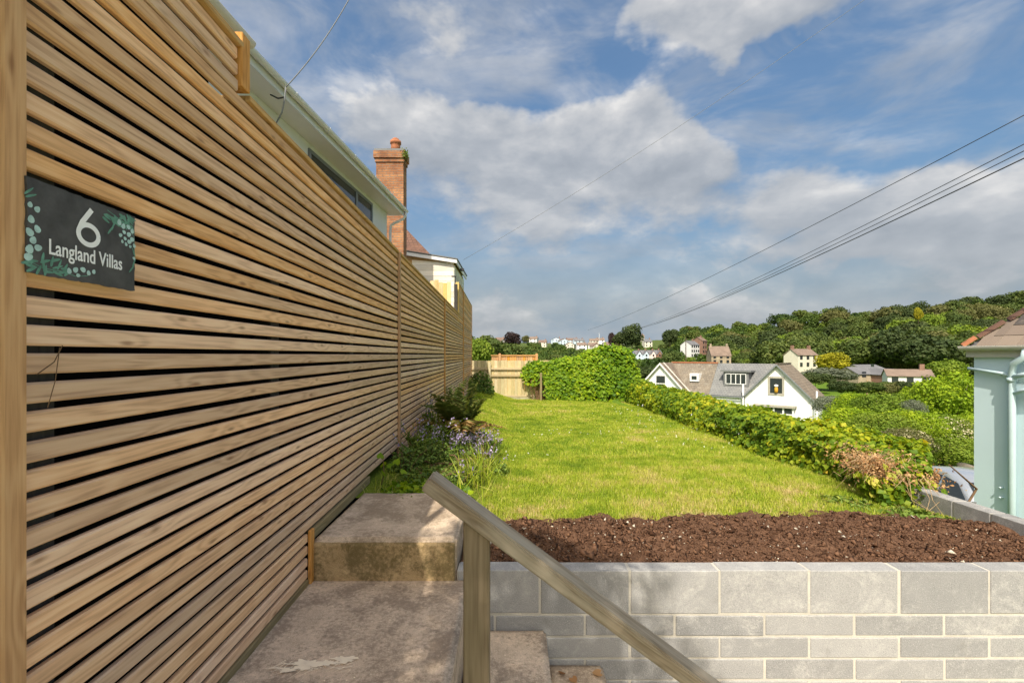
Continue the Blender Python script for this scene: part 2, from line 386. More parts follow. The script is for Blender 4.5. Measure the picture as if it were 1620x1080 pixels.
def leafmat(name, pts, tr=.32, rough=.5, spec=.35, k=1.35):
    def f(T):
        v = T.attr('var')
        v2 = T.m('ADD', v, T.map(T.rnd(), 0, 1, -.10, .10))
        c = T.ramp(v2, pts)
        tc = T.mix(1.0, c, (k * 1.05, k, k * .5, 1), 'MULTIPLY')
        return {'c': c, 'tr': tr, 'tc': tc}
    return mat(name, f, rough, spec)
M['grass'] = leafmat('grass_blade', [(0, (.105, .190, .014)), (.35, (.26, .36, .026)), (.6, (.43, .485, .05)), (.8, (.49, .465, .12)), (1, (.60, .48, .25))], .42, .55, .25)
M['hedge_leaf'] = leafmat('hedge_leaf', [(0, (.055, .125, .012)), (.35, (.145, .235, .014)), (.65, (.32, .38, .018)), (.85, (.50, .48, .025)), (1, (.54, .33, .05))], .40, .55, .25)
M['ivy_leaf'] = leafmat('ivy_leaf', [(0, (.065, .155, .010)), (.4, (.165, .285, .012)), (.7, (.31, .42, .014)), (1, (.48, .53, .025))], .40, .55, .22)
M['dead_leaf'] = leafmat('dead_leaf', [(0, (.20, .095, .04)), (.5, (.40, .215, .10)), (1, (.58, .38, .20))], .2, .8, .15)
M['yellow_leaf'] = leafmat('yellow_leaf', [(0, (.24, .28, .03)), (.5, (.42, .42, .06)), (1, (.56, .48, .10))], .3, .5, .3)
M['fern'] = leafmat('fern_frond', [(0, (.065, .095, .022)), (.5, (.135, .175, .042)), (.85, (.27, .23, .08)), (1, (.38, .22, .10))], .3, .6, .2)
M['herb'] = leafmat('herb_leaf', [(0, (.060, .125, .022)), (.5, (.155, .235, .042)), (1, (.32, .37, .07))], .3, .55, .25)
M['purple'] = leafmat('purple_petal', [(0, (.28, .20, .42)), (.5, (.42, .34, .58)), (1, (.62, .54, .72))], .25, .6, .2, 1.0)
M['cream_flower'] = leafmat('cream_blossom', [(0, (.45, .42, .24)), (.5, (.62, .56, .36)), (1, (.74, .68, .50))], .2, .7, .2, 1.0)
M['white_flower'] = leafmat('white_clover', [(0, (.62, .64, .52)), (1, (.80, .80, .74))], .2, .7, .2, 1.0)
TREE_COLS = {
    'green': [(0, (.050, .085, .022)), (.5, (.092, .132, .032)), (1, (.160, .190, .048))],
    'dark': [(0, (.034, .058, .020)), (.5, (.060, .088, .028)), (1, (.100, .126, .040))],
    'light': [(0, (.090, .155, .018)), (.5, (.165, .245, .026)), (1, (.27, .33, .040))],
    'olive': [(0, (.085, .095, .032)), (.5, (.138, .145, .048)), (1, (.20, .20, .075))],
    'yellow': [(0, (.20, .21, .016)), (.5, (.34, .32, .020)), (1, (.48, .42, .03))],
    'bright': [(0, (.130, .225, .012)), (.5, (.24, .35, .016)), (1, (.40, .47, .026))],
    'copper': [(0, (.030, .020, .020)), (.5, (.052, .033, .033)), (1, (.080, .050, .046))],
    'grey': [(0, (.105, .125, .085)), (.5, (.165, .19, .135)), (1, (.24, .265, .20))],
}
for k_, v_ in TREE_COLS.items(): M['crown_' + k_] = leafmat('crown_' + k_, v_, .30, .65, .2, 1.25)
M['bark'] = plain('bark', (.10, .078, .055), .9, .1, .3, 6, .01, 25)
M['twig'] = plain('twig', (.16, .10, .058), .9, .1, .3, 20)
M['drystem'] = plain('dry_stem', (.40, .28, .16), .9, .1, .25, 20)
def soil_f(T):
    p = T.geo()
    n = T.noise(p, 38, 6, .7); n2 = T.noise(p, 160, 4, .7); big = T.noise(p, 3, 3, .5)
    c = T.ramp(T.m('MULTIPLY_ADD', n2, .5, T.m('MULTIPLY_ADD', n, .4, T.m('MULTIPLY', big, .1))), [(.3, (.050, .027, .017)), (.5, (.125, .068, .042)), (.72, (.25, .145, .092))])
    c = T.mix(T.map(T.noise(p, 330, 2, .5), .66, .74, 0, .6), c, (.50, .38, .27, 1))
    return {'c': c, 'n': T.bump(T.m('ADD', n, n2), .8, .012)}
M['soil'] = mat('garden_soil', soil_f, .95, .1)
M['crumb'] = leafmat('soil_crumb', [(0, (.034, .016, .010)), (.6, (.16, .088, .055)), (.955, (.20, .11, .065)), (.985, (.42, .32, .23)), (1, (.58, .52, .42))], 0.0, .95, .05)
def lawn_f(T):
    p = T.geo()
    n = T.noise(p, 1.3, 5, .6); n2 = T.noise(p, 45, 5, .7)
    c = T.ramp(T.m('MULTIPLY_ADD', n2, .6, T.m('MULTIPLY', n, .45)), [(.3, (.090, .130, .014)), (.55, (.18, .24, .022)), (.78, (.32, .30, .08))])
    return {'c': c, 'n': T.bump(n2, .8, .02)}
M['lawn'] = mat('lawn_turf', lawn_f, .9, .1)
def ground_f(T):
    p = T.geo()
    n = T.noise(p, .035, 5, .6); n2 = T.noise(p, .9, 6, .7)
    c = T.ramp(T.m('MULTIPLY_ADD', n2, .35, T.m('MULTIPLY', n, .7)), [(.3, (.060, .110, .014)), (.52, (.110, .185, .018)), (.75, (.165, .215, .035))])
    sep = T.n('ShaderNodeSeparateXYZ'); T.put(sep.inputs[0], p)
    scrub = T.m('MULTIPLY', T.map(sep.outputs[2], -6.2, -5.2, 0, 1, True), T.map(sep.outputs[1], 110, 140, 0, 1, True))   # undergrowth on the hill, meadow on the valley floor
    c = T.mix(scrub, c, T.ramp(n2, [(.35, (.050, .080, .022)), (.65, (.10, .13, .036))]))
    return {'c': c, 'n': T.bump(n2, .6, .2)}
M['ground'] = mat('valley_meadow', ground_f, .95, .1)

# ------------------------------------------------------------------ geometry helpers
class G:
    """collects shapes; .mesh() makes ONE mesh"""
    def __init__(s): s.v = []; s.f = []
    def add(s, vs, fs):
        o = len(s.v); s.v += [tuple(q) for q in vs]; s.f += [tuple(i + o for i in f) for f in fs]; return s
    def box(s, x0, x1, y0, y1, z0, z1):
        return s.add([(x0, y0, z0), (x1, y0, z0), (x1, y1, z0), (x0, y1, z0), (x0, y0, z1), (x1, y0, z1), (x1, y1, z1), (x0, y1, z1)],
                     [(0, 3, 2, 1), (4, 5, 6, 7), (0, 1, 5, 4), (1, 2, 6, 5), (2, 3, 7, 6), (3, 0, 4, 7)])
    def prism(s, poly, axis, a, b):
        """poly: 2-D outline (counter-clockwise) extruded along axis from a to b"""
        n = len(poly)
        def P(p, t):
            if axis == 0: return (t, p[0], p[1])
            if axis == 1: return (p[0], t, p[1])
            return (p[0], p[1], t)
        vs = [P(p, a) for p in poly] + [P(p, b) for p in poly]
        fs = [tuple(range(n)), tuple(range(2 * n - 1, n - 1, -1))]
        fs += [(i, i + n, (i + 1) % n + n, (i + 1) % n) for i in range(n)]
        return s.add(vs, fs)
    def tube(s, pts, r, seg=6, caps=True):
        pts = [Vector(p) for p in pts]; n = len(pts)
        rs = r if isinstance(r, (list, tuple)) else [r] * n
        rings = []
        prev = None
        for i, p in enumerate(pts):
            t = (pts[min(i + 1, n - 1)] - pts[max(i - 1, 0)])
            if t.length < 1e-9: t = Vector((0, 0, 1))
            t.normalize()
            if prev is None:
                ref = Vector((0, 0, 1)) if abs(t.z) < .9 else Vector((1, 0, 0))
                u = t.cross(ref).normalized()
            else:
                u = (prev - t * prev.dot(t))
                u = u.normalized() if u.length > 1e-6 else t.orthogonal().normalized()
            prev = u; w_ = t.cross(u)
            rings.append([p + (u * math.cos(2 * math.pi * k / seg) + w_ * math.sin(2 * math.pi * k / seg)) * rs[i] for k in range(seg)])
        vs = [q for rg in rings for q in rg]; fs = []
        for i in range(n - 1):
            for k in range(seg):
                a = i * seg + k; b = i * seg + (k + 1) % seg
                fs.append((a, b, b + seg, a + seg))
        if caps: fs += [tuple(range(seg - 1, -1, -1)), tuple(range((n - 1) * seg, n * seg))]
        return s.add(vs, fs)
    def mesh(s, name, m=None, smooth=False, fix=True):
        me = bpy.data.meshes.new(name); me.from_pydata(s.v, [], s.f)
        if fix:
            bm = bmesh.new(); bm.from_mesh(me); bmesh.ops.recalc_face_normals(bm, faces=bm.faces); bm.to_mesh(me); bm.free()
        if m: me.materials.append(M[m])
        if smooth: me.polygons.foreach_set('use_smooth', [True] * len(me.polygons))
        return me

def ob(name, me, parent=None, loc=(0, 0, 0), rot=None, label=None, cat=None, group=None, kind=None):
    o = bpy.data.objects.new(name, me); COL.objects.link(o)
    o.location = loc
    if rot is not None: o.rotation_euler = rot if isinstance(rot, (tuple, list)) else (0, 0, rot)
    if parent is not None: o.parent = parent
    if label: o['label'] = label
    if cat: o['category'] = cat
    if group: o['group'] = group
    if kind: o['kind'] = kind
    return o
def thing(name, label, cat, loc=(0, 0, 0), rz=0, group=None):
    o = ob(name, None, None, loc, rz, label, cat, group); o.empty_display_size = .1
    return o

_chb = {}
def chbox_mesh(sx, sy, sz, c, m, name='block'):
    """box centred on the origin with chamfered edges"""
    key = (round(sx, 4), round(sy, 4), round(sz, 4), c, m, name)
    if key in _chb: return _chb[key]
    bm = bmesh.new(); bmesh.ops.create_cube(bm, size=1.0)
    for v in bm.verts: v.co = (v.co.x * sx, v.co.y * sy, v.co.z * sz)
    if c: bmesh.ops.bevel(bm, geom=list(bm.edges), offset=c, segments=1, affect='EDGES')
    me = bpy.data.meshes.new(name); bm.to_mesh(me); bm.free()
    me.materials.append(M[m]); _chb[key] = me
    return me
def chbox(name, x0, x1, y0, y1, z0, z1, m, parent=None, c=.003, **kw):
    me = chbox_mesh(x1 - x0, y1 - y0, z1 - z0, c, m, name)
    return ob(name, me, parent, ((x0 + x1) / 2, (y0 + y1) / 2, (z0 + z1) / 2), **kw)

def fast_mesh(name, V, F, m, var=None, smooth=False):
    """V (n,3), F (k,c) numpy arrays"""
    V = np.ascontiguousarray(V, dtype=np.float32); F = np.ascontiguousarray(F, dtype=np.int32)
    me = bpy.data.meshes.new(name)
    me.vertices.add(len(V)); me.vertices.foreach_set('co', V.ravel())
    k, c = F.shape
    me.loops.add(k * c); me.loops.foreach_set('vertex_index', F.ravel())
    me.polygons.add(k)
    me.polygons.foreach_set('loop_start', np.arange(0, k * c, c, dtype=np.int32))
    if smooth: me.polygons.foreach_set('use_smooth', np.ones(k, dtype=bool))
    me.update(calc_edges=True)
    if var is not None:
        a = me.attributes.new('var', 'FLOAT', 'FACE'); a.data.foreach_set('value', np.ascontiguousarray(var, dtype=np.float32))
    me.materials.append(M[m])
    return me

def unit(a):
    return a / np.maximum(np.linalg.norm(a, axis=-1, keepdims=True), 1e-9)
def leaves(P, N, size, aspect=.75, fold=.18, rg=rng, T=None):
    """one folded four-cornered leaf for each point -> V, F"""
    n = len(P); N = unit(N)
    if T is None: T = rg.normal(size=(n, 3))
    T = unit(T - N * np.sum(T * N, 1, keepdims=True)); B = np.cross(N, T)
    s = (np.broadcast_to(np.asarray(size, dtype=float), (n,)))[:, None]
    v0 = P - T * s * .5; v2 = P + T * s * .5
    mid = P - T * s * .08
    v1 = mid + B * s * aspect * .5 + N * s * fold; v3 = mid - B * s * aspect * .5 + N * s * fold
    V = np.stack([v0, v1, v2, v3], 1).reshape(-1, 3)
    i = np.arange(n)[:, None] * 4
    F = np.concatenate([np.concatenate([i, i + 1, i + 2], 1), np.concatenate([i, i + 2, i + 3], 1)], 1).reshape(-1, 3)
    return V, F
def leaf_mesh(name, P, N, size, m, var, **kw):
    V, F = leaves(P, N, size, **kw)
    return fast_mesh(name, V, F, m, np.repeat(var, 2))

_ph = np.random.default_rng(3).uniform(0, 6.28, (40, 3))
def wave(x, y, f=1.0, z=0.0, oct=5):
    """smooth pseudo noise, about -1..1"""
    x = np.asarray(x, float); y = np.asarray(y, float); t = 0; a = 1; tot = 0
    for i in range(oct):
        p = _ph[i]; q = _ph[i + 10]; k = f * 1.9 ** i
        c, s_ = math.cos(p[2] * 3), math.sin(p[2] * 3)
        u = c * x + s_ * y; v = -s_ * x + c * y
        t = t + a * np.sin(u * k + p[0] + 1.3 * np.sin(v * k * .7 + q[0])) * np.sin(v * k * .9 + p[1] + z)
        tot += a; a *= .6
    return t / tot * 1.5
def sstep(t):
    t = np.clip(t, 0, 1); return t * t * (3 - 2 * t)

# ------------------------------------------------------------------ ground: garden terrace, valley, wooded hills
CR_X = np.array([-900, -400, -47, 87, 150, 195, 224, 262, 304, 420, 700, 1400.])
CR_Y = np.array([560, 540, 520, 520, 480, 400, 340, 300, 270, 250, 240, 240.])
CR_Z = np.array([24, 20, 15, 13, 17, 20, 25.5, 22.5, 26, 30, 34, 34.])
BS_X = np.array([-900, -100, 60, 110, 150, 1400.])
BS_Y = np.array([190, 190, 190, 165, 140, 130.])
def terrain(x, y):
    x = np.asarray(x, float); y = np.asarray(y, float)
    cy = np.interp(x, CR_X, CR_Y); cz = np.interp(x, CR_X, CR_Z); by = np.interp(x, BS_X, BS_Y)
    t = (y - by) / np.maximum(cy - by, 1)
    ex = np.interp(x, [90, 210], [1.9, 1.15])
    hill = -6.4 + (cz + 6.4) * np.where(t < 1, np.clip(t, 0, 1) ** ex, 1.0) - np.clip(t - 1, 0, None) * 12
    hill = hill + np.where(t > 0, wave(x, y, .03) * 1.2 * np.clip(t * 3, 0, 1), 0)
    # our own side of the valley: terrace, then the bank down to the road and to the valley floor
    near_l = -0.35 + np.where(y > 17, -6.05 * sstep((y - 17) / 40), 0)
    bank = -0.9 - 2.1 * sstep((x - 3.6) / 3.2) - 3.4 * sstep((y - 14) / 30)
    k = sstep((x - 3.5) / .6)
    near = near_l * (1 - k) + bank * k
    far = sstep((y - 30) / 30)
    z = np.where(y < 60, np.minimum(near, near) * (1 - far) + -6.4 * far, hill)
    under = (x > -1.3) & (x < 3.4) & (y > -4) & (y < 16.4)
    return np.where(under, -1.2, z)
def grid_axis(segs):
    out = []
    for a, b, n in segs: out += list(np.linspace(a, b, n, endpoint=False))
    return np.array(out + [segs[-1][1]])
gx = grid_axis([(-2500, -300, 12), (-300, -40, 26), (-40, -1.3, 24), (-1.3, 3.4, 6), (3.4, 12, 22), (12, 60, 40), (60, 420, 90), (420, 2500, 14)])
gy = grid_axis([(-300, -20, 10), (-20, -4, 8), (-4, 16.4, 30), (16.4, 60, 40), (60, 560, 110), (560, 3500, 14)])
GX, GY = np.meshgrid(gx, gy, indexing='ij'); GZ = terrain(GX, GY)
nx, ny = GX.shape
idx = np.arange(nx * ny).reshape(nx, ny)
F = np.stack([idx[:-1, :-1], idx[1:, :-1], idx[1:, 1:], idx[:-1, 1:]], -1).reshape(-1, 4)
ob('ground', fast_mesh('ground', np.stack([GX, GY, GZ], -1).reshape(-1, 3), F, 'ground', smooth=True), kind='structure', label='green valley floor and hillsides beyond the garden')

def soil_edge(x):
    return 2.80 + .10 * wave(x, x * 0 + 4., 1.6) + .03 * wave(x, x * 0, 7.) + .07 * sstep((x - 1.2) / 1.0) - .05 * sstep((x - 2.3) / .7)
def lawn_z(x, y):
    x = np.asarray(x, float); y = np.asarray(y, float)
    zl = .19 - .022 * np.clip(y - 3, 0, 14); zr = .055 - .034 * np.clip(y - 2.8, 0, 14) - .004 * np.clip(y - 2.8, 0, 14)
    k = sstep((x + 1.05) / 1.3)
    front = sstep((y - 2.5) / .9)
    zl = .06 + (zl - .06) * np.where(x < -.28, 1.0, front)
    return zl * (1 - k) + zr * k + .012 * wave(x, y, 1.7) - .06 * sstep((x - 2.3) / 1.2)
lx = np.linspace(-1.42, 3.9, 110); ly = np.linspace(2.45, 16.3, 220)
LX, LY = np.meshgrid(lx, ly, indexing='ij'); idx = np.arange(LX.size).reshape(LX.shape)
F = np.stack([idx[:-1, :-1], idx[1:, :-1], idx[1:, 1:], idx[:-1, 1:]], -1).reshape(-1, 4)
cx = (LX[:-1, :-1] + .02).ravel(); cy = (LY[:-1, :-1] + .03).ravel()
keep = ~((cx < -.30) & (cy < 2.98)) & (cy > soil_edge(cx) - .10) & (cx < np.where(cy < 3.7, 3.04, 3.25 + .12 * (cy - 3.7)))
ob('lawn', fast_mesh('lawn', np.stack([LX, LY, lawn_z(LX, LY)], -1).reshape(-1, 3), F[keep], 'lawn', smooth=True), kind='structure', label='sunlit garden lawn between the slatted fence and the hedge')

# soil bed behind the block wall
def soil_z(x, y):
    x = np.asarray(x, float); y = np.asarray(y, float)
    t = (y - 2.38) / np.maximum(soil_edge(x) - 2.38, .05)
    base = .040 + (.052) * np.clip(t, 0, 1) - .10 * np.clip(t - 1, 0, None)
    lump = .015 * wave(x, y, 9) + .013 * wave(x, y, 27) + .007 * wave(x, y, 70)
    return base + lump * np.clip(t * 3 + .15, 0, 1) - .02 * sstep((x - 2.2) / 1.0)
sx_ = np.linspace(-.27, 3.06, 330); sy_ = np.linspace(2.375, 3.12, 74)
SX, SY = np.meshgrid(sx_, sy_, indexing='ij'); idx = np.arange(SX.size).reshape(SX.shape)
SZ = soil_z(SX, SY)
F = np.stack([idx[:-1, :-1], idx[1:, :-1], idx[1:, 1:], idx[:-1, 1:]], -1).reshape(-1, 4)
ob('soil_bed', fast_mesh('soil_bed', np.stack([SX, SY, SZ], -1).reshape(-1, 3), F, 'soil', smooth=True), kind='structure', label='freshly dug brown soil strip behind the block wall')
# crumbs of soil and bits of bark (too many to count)
n = 22000
px_ = rng.uniform(-.2, 3.0, n); tt = rng.uniform(0.02, 1.08, n); py_ = 2.385 + tt * (soil_edge(px_) - 2.385)
sz = np.clip(rng.lognormal(math.log(.0042), .62, n), .0018, .026)
pz_ = soil_z(px_, py_) + sz * .25
base = np.array([[1, 1, 1], [-1, -1, 1], [-1, 1, -1], [1, -1, -1]]) * .6
A = rng.normal(size=(n, 4, 3)) * .35 + base[None]
V = A * sz[:, None, None] * np.array([1.0, 1.0, .7]) + np.stack([px_, py_, pz_], -1)[:, None, :]
i4 = np.arange(n)[:, None] * 4
F = np.concatenate([i4 + np.array([[0, 2, 1]]), i4 + np.array([[0, 1, 3]]), i4 + np.array([[0, 3, 2]]), i4 + np.array([[1, 2, 3]])], 1).reshape(-1, 3)
ob('soil_crumbs', fast_mesh('soil_crumbs', V.reshape(-1, 3), F, 'crumb', np.repeat(np.where(rng.random(n) < .022, 1.0, rng.uniform(0, .80, n)), 4)), kind='stuff', label='loose soil crumbs and bark chips on the bed', cat='soil')

ob('bounce_patio', G().box(-12, -1.45, -8, 17, -.5, -.05).mesh('bounce_patio', 'landing'), kind='structure', label='unseen paving added behind the slatted fence against green bounce light')  # unseen; added so bounce light on the eaves loses its green tint

# ------------------------------------------------------------------ concrete landing, step and stairs
def rough_box(x0, x1, y0, y1, z0, z1, step, amp, m, name, edge=.012, seed=0, freq=9):
    """box of cast concrete: finely cut, edges worn, faces uneven"""
    bm = bmesh.new(); bmesh.ops.create_cube(bm, size=1.0)
    for v in bm.verts: v.co = ((x0 + x1) / 2 + v.co.x * (x1 - x0), (y0 + y1) / 2 + v.co.y * (y1 - y0), (z0 + z1) / 2 + v.co.z * (z1 - z0))
    bmesh.ops.bevel(bm, geom=list(bm.edges), offset=edge, segments=2, affect='EDGES')
    for k, ax in enumerate(((x0, x1), (y0, y1), (z0, z1))):
        nn = int((ax[1] - ax[0]) / step)
        for j in range(1, nn):
            co = [0, 0, 0]; co[k] = ax[0] + (ax[1] - ax[0]) * j / nn; no = [0, 0, 0]; no[k] = 1
            bmesh.ops.bisect_plane(bm, geom=bm.verts[:] + bm.edges[:] + bm.faces[:], plane_co=co, plane_no=no)
    bm.normal_update()
    sd = Vector((seed * 3.1, seed * 1.7, seed))
    for v in bm.verts:
        h = mnoise.noise(v.co * freq + sd) * .6 + mnoise.noise(v.co * freq * 3.3 + sd) * .4
        v.co += v.normal * h * amp
    me = bpy.data.meshes.new(name); bm.to_mesh(me); bm.free(); me.materials.append(M[m])
    me.polygons.foreach_set('use_smooth', [True] * len(me.polygons))
    return me
def stepmesh(name, x0, x1, y0, y1, z0, z1, m='landing', seed=0, amp=.004, step=.035, edge=.012):
    return rough_box(x0, x1, y0, y1, z0, z1, step, amp, m, name, edge, seed)
ob('concrete_landing', stepmesh('concrete_landing', -1.15, -.215, .1, 2.30, -.9, 0, seed=1, amp=.003), kind='structure', label='brown stained concrete landing beside the slatted fence')
slab = thing('concrete_step', 'mossy fronted concrete step leading up from the landing to the flower bed', 'step', (-.64, 2.29, 0))
me = rough_box(-.36, .36, 0, .76, -.05, .207, .03, .004, 'slab', 'tread', .014, 4)
ob('tread', me, slab)
me = rough_box(-.357, .354, -.013, -.002, -.04, .190, .018, .005, 'riser', 'mossy_riser', .004, 9, 26)
ob('mossy_riser', me, slab)
for k_, (x0, x1, zt, lb) in enumerate([(-.205, .168, -.245, 'worn concrete stair tread beside the handrail post, just below the landing'),
                                  (.175, .452, -.418, 'lower concrete stair tread with dead leaves on it, against the block wall'),
                                  (.459, .82, -.60, 'lowest concrete stair tread at the foot of the block wall')]):
    ob('stair_tread', stepmesh('stair_tread', x0, x1, .9, 2.283, -1.0, zt, seed=12 + k_, amp=.004), label=lb, cat='stair', group='concrete stair treads')
ob('bounce_path', G().box(.83, 5.9, -9, 2.28, -1.1, -.78).mesh('bounce_path', 'bounce_paving'), kind='structure', label='unseen path at the foot of the stairs, enlarged and paled to bounce sunlight')  # out of view; made large and pale to bounce sun onto the shaded fence

# dried splash of mortar on the landing
def splat(cx, cy, r, seed, sx=1.0, sy=1.0, n=60, spike=.55):
    rg = random.Random(seed); vs = [(cx, cy, 0)]
    ph = [rg.uniform(0, 6.28) for _ in range(6)]
    for i in range(n):
        a = 2 * math.pi * i / n
        q = .72 + .16 * math.sin(3 * a + ph[0]) + .12 * math.sin(7 * a + ph[1]) + .10 * math.sin(13 * a + ph[2]) + (rg.random() ** 4) * spike
        vs.append((cx + math.cos(a) * r * q * sx, cy + math.sin(a) * r * q * sy, 0))
    fs = [(0, i + 1, (i + 1) % n + 1) for i in range(n)]
    return vs, fs
g = G()
for (a, b, r, s_, kx, ky) in [(-.055, .002, .056, 1, 1.3, .62), (.02, .010, .034, 8, 1.2, .55), (.072, .030, .044, 2, 1.3, .55), (-.115, -.028, .026, 3, 1.3, .6)]:
    g.add(*splat(a, b, r, s_, kx, ky, 70, .12))
for k_ in range(46):                                   # feathery drag marks
    a0_ = random.uniform(-.16, .12); b0_ = random.uniform(-.03, .03); an = random.uniform(2.9, 4.4); L = random.uniform(.02, .07); wd = random.uniform(.0008, .0028)
    d_ = Vector((math.cos(an), math.sin(an), 0)); nn_ = Vector((-d_.y, d_.x, 0)) * wd
    p0 = Vector((a0_, b0_, 0)); p1 = p0 + d_ * L
    g.add([p0 + nn_, p0 - nn_, p1], [(0, 2, 1)])
for k_ in range(26):
    a = random.uniform(-.17, .15); b = random.uniform(-.11, .09); g.add(*splat(a, b, random.uniform(.0012, .004), 30 + k_, 1, 1, 9, .2))
g.v = [(x, y, .0005 * i_ / max(1, len(g.v))) for i_, (x, y, z) in enumerate(g.v)]
ob('mortar_splash', g.mesh('mortar_splash', 'splash', fix=False), loc=(-.69, 1.655, .0045), label='cream splash of dried mortar on the concrete landing', cat='mortar')

# ------------------------------------------------------------------ block retaining wall
wall = thing('block_wall', 'new grey concrete block retaining wall with pale mortar joints under the lawn', 'wall', (0, 2.286, 0))
JX0, JP = .592, .452
g = G().box(-.275, 3.10, .004, .094, -1.0, .0445)
ob('mortar', g.mesh('mortar', 'mortar'), wall)
def course(parent, z0, z1, shift, x_lo, x_hi, dep, m='block'):
    k = math.floor((x_lo - JX0 - shift) / JP)
    while True:
        a = JX0 + shift + k * JP + .006; b = a + JP - .012; k += 1
        if a > x_hi: break
        a2 = max(a, x_lo); b2 = min(b, x_hi)
        if b2 - a2 < .05: continue
        j = lambda: random.uniform(-.0018, .0018)
        o = ob('block', chbox_mesh(b2 - a2, dep, z1 - z0, .0035, m), parent, ((a2 + b2) / 2 + j(), dep / 2 + j() * .8, (z0 + z1) / 2 + j()), rot=(j(), j() * 1.5, j()))
course(wall, -.168, .047, 0, -.27, 3.06, .098)
z = -.180
for r_ in range(7):
    course(wall, z - .099, z, JP / 2 if r_ % 2 == 0 else 0, -.27, 3.06, .098)
    z -= .1095
side = thing('boundary_wall', 'dark concrete block boundary wall running along the right of the soil bed', 'wall', (3.065, 2.40, 0), rz=.02)
ob('mortar', G().box(.004, .10, 0, 1.2, -1.0, .116).mesh('mortar', 'mortar'), side)
yy = .01
for k_, L in enumerate((.245, .25, .245, .25, .19)):
    ob('block', chbox_mesh(.108, L - .01, .21, .003, 'block_top'), side, (.052, yy + L / 2, .014 + random.uniform(-.002, .002)))
    yy += L
me = rough_box(-.02, .16, 0, .62, -.9, .10, .06, .03, 'oldstone', 'old_wall', .03, 21, 6)
ob('old_wall', me, loc=(3.08, 3.56, 0), rot=.03, label='rough old rendered wall stub under the trailing dead vines', cat='wall')

# ------------------------------------------------------------------ handrail
hr = thing('handrail', 'weathered timber handrail sloping down beside the stairs', 'handrail', (-.105, 1.37, 0))
me = chbox_mesh(.076, .076, 1.28, .004, 'oldwood_z', 'post')
ob('post', me, hr, (0, .0, .0))
ang = math.radians(36.6)
L = 1.85
bm = bmesh.new(); bmesh.ops.create_cube(bm, size=1.0)
for v in bm.verts: v.co = (v.co.x * L, v.co.y * .098, v.co.z * .044)
bmesh.ops.bevel(bm, geom=list(bm.edges), offset=.005, segments=2, affect='EDGES')
me = bpy.data.meshes.new('rail'); bm.to_mesh(me); bm.free(); me.materials.append(M['oldwood_x'])
top_end = Vector((-.148, 0, .755))            # upper end, relative to the post foot
ob('rail', me, hr, top_end + Vector((math.cos(ang) * L / 2, 0, -math.sin(ang) * L / 2)), rot=(0, ang, 0))
ob('post', chbox_mesh(.076, .076, 1.4, .004, 'oldwood_z', 'post'), hr, (1.18, 0, -.93))

# ------------------------------------------------------------------ slatted fence on the left
FX = -.946; FA = math.atan(.0278)
fence = thing('slatted_fence', 'tall golden pine fence of narrow horizontal slats running the length of the garden', 'fence', (FX, 0, 0), FA)
PITCH, SH, ST = .0590, .0425, .020
_sl = {}
def slat_mesh(L):
    L = round(L, 3)
    if L in _sl: return _sl[L]
    c = .0045; h = SH / 2; poly = [(-ST, -h + c), (-ST + c, -h), (-c, -h), (0, -h + c), (0, h - c), (-c, h), (-ST + c, h), (-ST, h - c)]
    me = G().prism(poly, 1, 0, L).mesh('slat', 'slat'); _sl[L] = me
    return me
def slat(y0, y1, zc):
    L = y1 - y0
    ob('slat', slat_mesh(L), fence, (random.uniform(-.0016, .0010), y0, zc + random.uniform(-.0016, .0016)), rot=(random.uniform(-.0005, .0005), random.uniform(-.02, .02), random.uniform(-.0003, .0003)))
ZTOP = 2.055
YS = [-1.3, 4.245, 7.815, 11.85, 15.5]
rows = [ZTOP - PITCH * k for k in range(35)]
for zc in rows:
    if zc > .235: slat(YS[0], YS[1], zc)
    elif zc > .04: slat(YS[0], 2.245, zc)
    for p_, zmin in ((1, .10), (2, .02), (3, -.08)):
        if zc > zmin: slat(YS[p_] + .038, YS[p_ + 1], zc)
for p_ in (2, 3):
    for k_ in range(35, 38 if p_ == 3 else 36): slat(YS[p_] + .038, YS[p_ + 1], ZTOP - PITCH * k_)
for k_ in range(1, 4): slat(YS[0], 1.645, ZTOP + PITCH * k_ - .012)
for k_ in range(1, 13):
    slat(10.75, 11.85, ZTOP + PITCH * k_); slat(11.888, 15.5, ZTOP + PITCH * k_)
def fpart(name, x0, x1, y0, y1, z0, z1, m, c=.003, **kw): return chbox(name, x0, x1, y0, y1, z0, z1, m, fence, c, **kw)
# vertical cover strips over the panel joints
fpart('cover_strip', .001, .022, .846, .893, -.02, 2.6, 'trim', .004)
fpart('cover_strip', .001, .019, .785, .838, -.02, 2.6, 'trim', .004)
fpart('cover_strip', .001, .020, YS[1] - .004, YS[1] + .042, .15, 2.09, 'trim_orange')
fpart('cover_strip', .001, .020, YS[2] - .004, YS[2] + .042, .05, 2.09, 'trim_orange')
fpart('cover_strip', .001, .020, YS[3] - .004, YS[3] + .042, -.1, 2.80, 'trim_orange')
fpart('cover_strip', .001, .020, 15.46, 15.505, -.2, 2.80, 'trim_orange')
fpart('cover_strip', .001, .017, 2.246, 2.290, -.01, .262, 'trim_orange')
fpart('corner_post', -.06, .016, 1.648, 1.700, ZTOP + .047, 2.30, 'trim_orange')
fpart('cap_rail', -.112, .016, -1.3, 1.66, 2.2445, 2.266, 'trim_y')
fpart('cap_rail', -.112, .014, 1.705, 10.745, 2.0785, 2.101, 'trim_y')
fpart('cap_rail', -.112, .014, 10.75, 15.5, 2.787, 2.81, 'trim_y')
fpart('corner_post', -.075, .0, 10.66, 10.745, 1.9, 2.83, 'fence_yellow')
fpart('base_board', -.03, .008, -.5, 2.243, -.005, .0265, 'base_board')
fpart('base_board', -.03, .010, 2.292, 3.30, .200, .252, 'base_board')
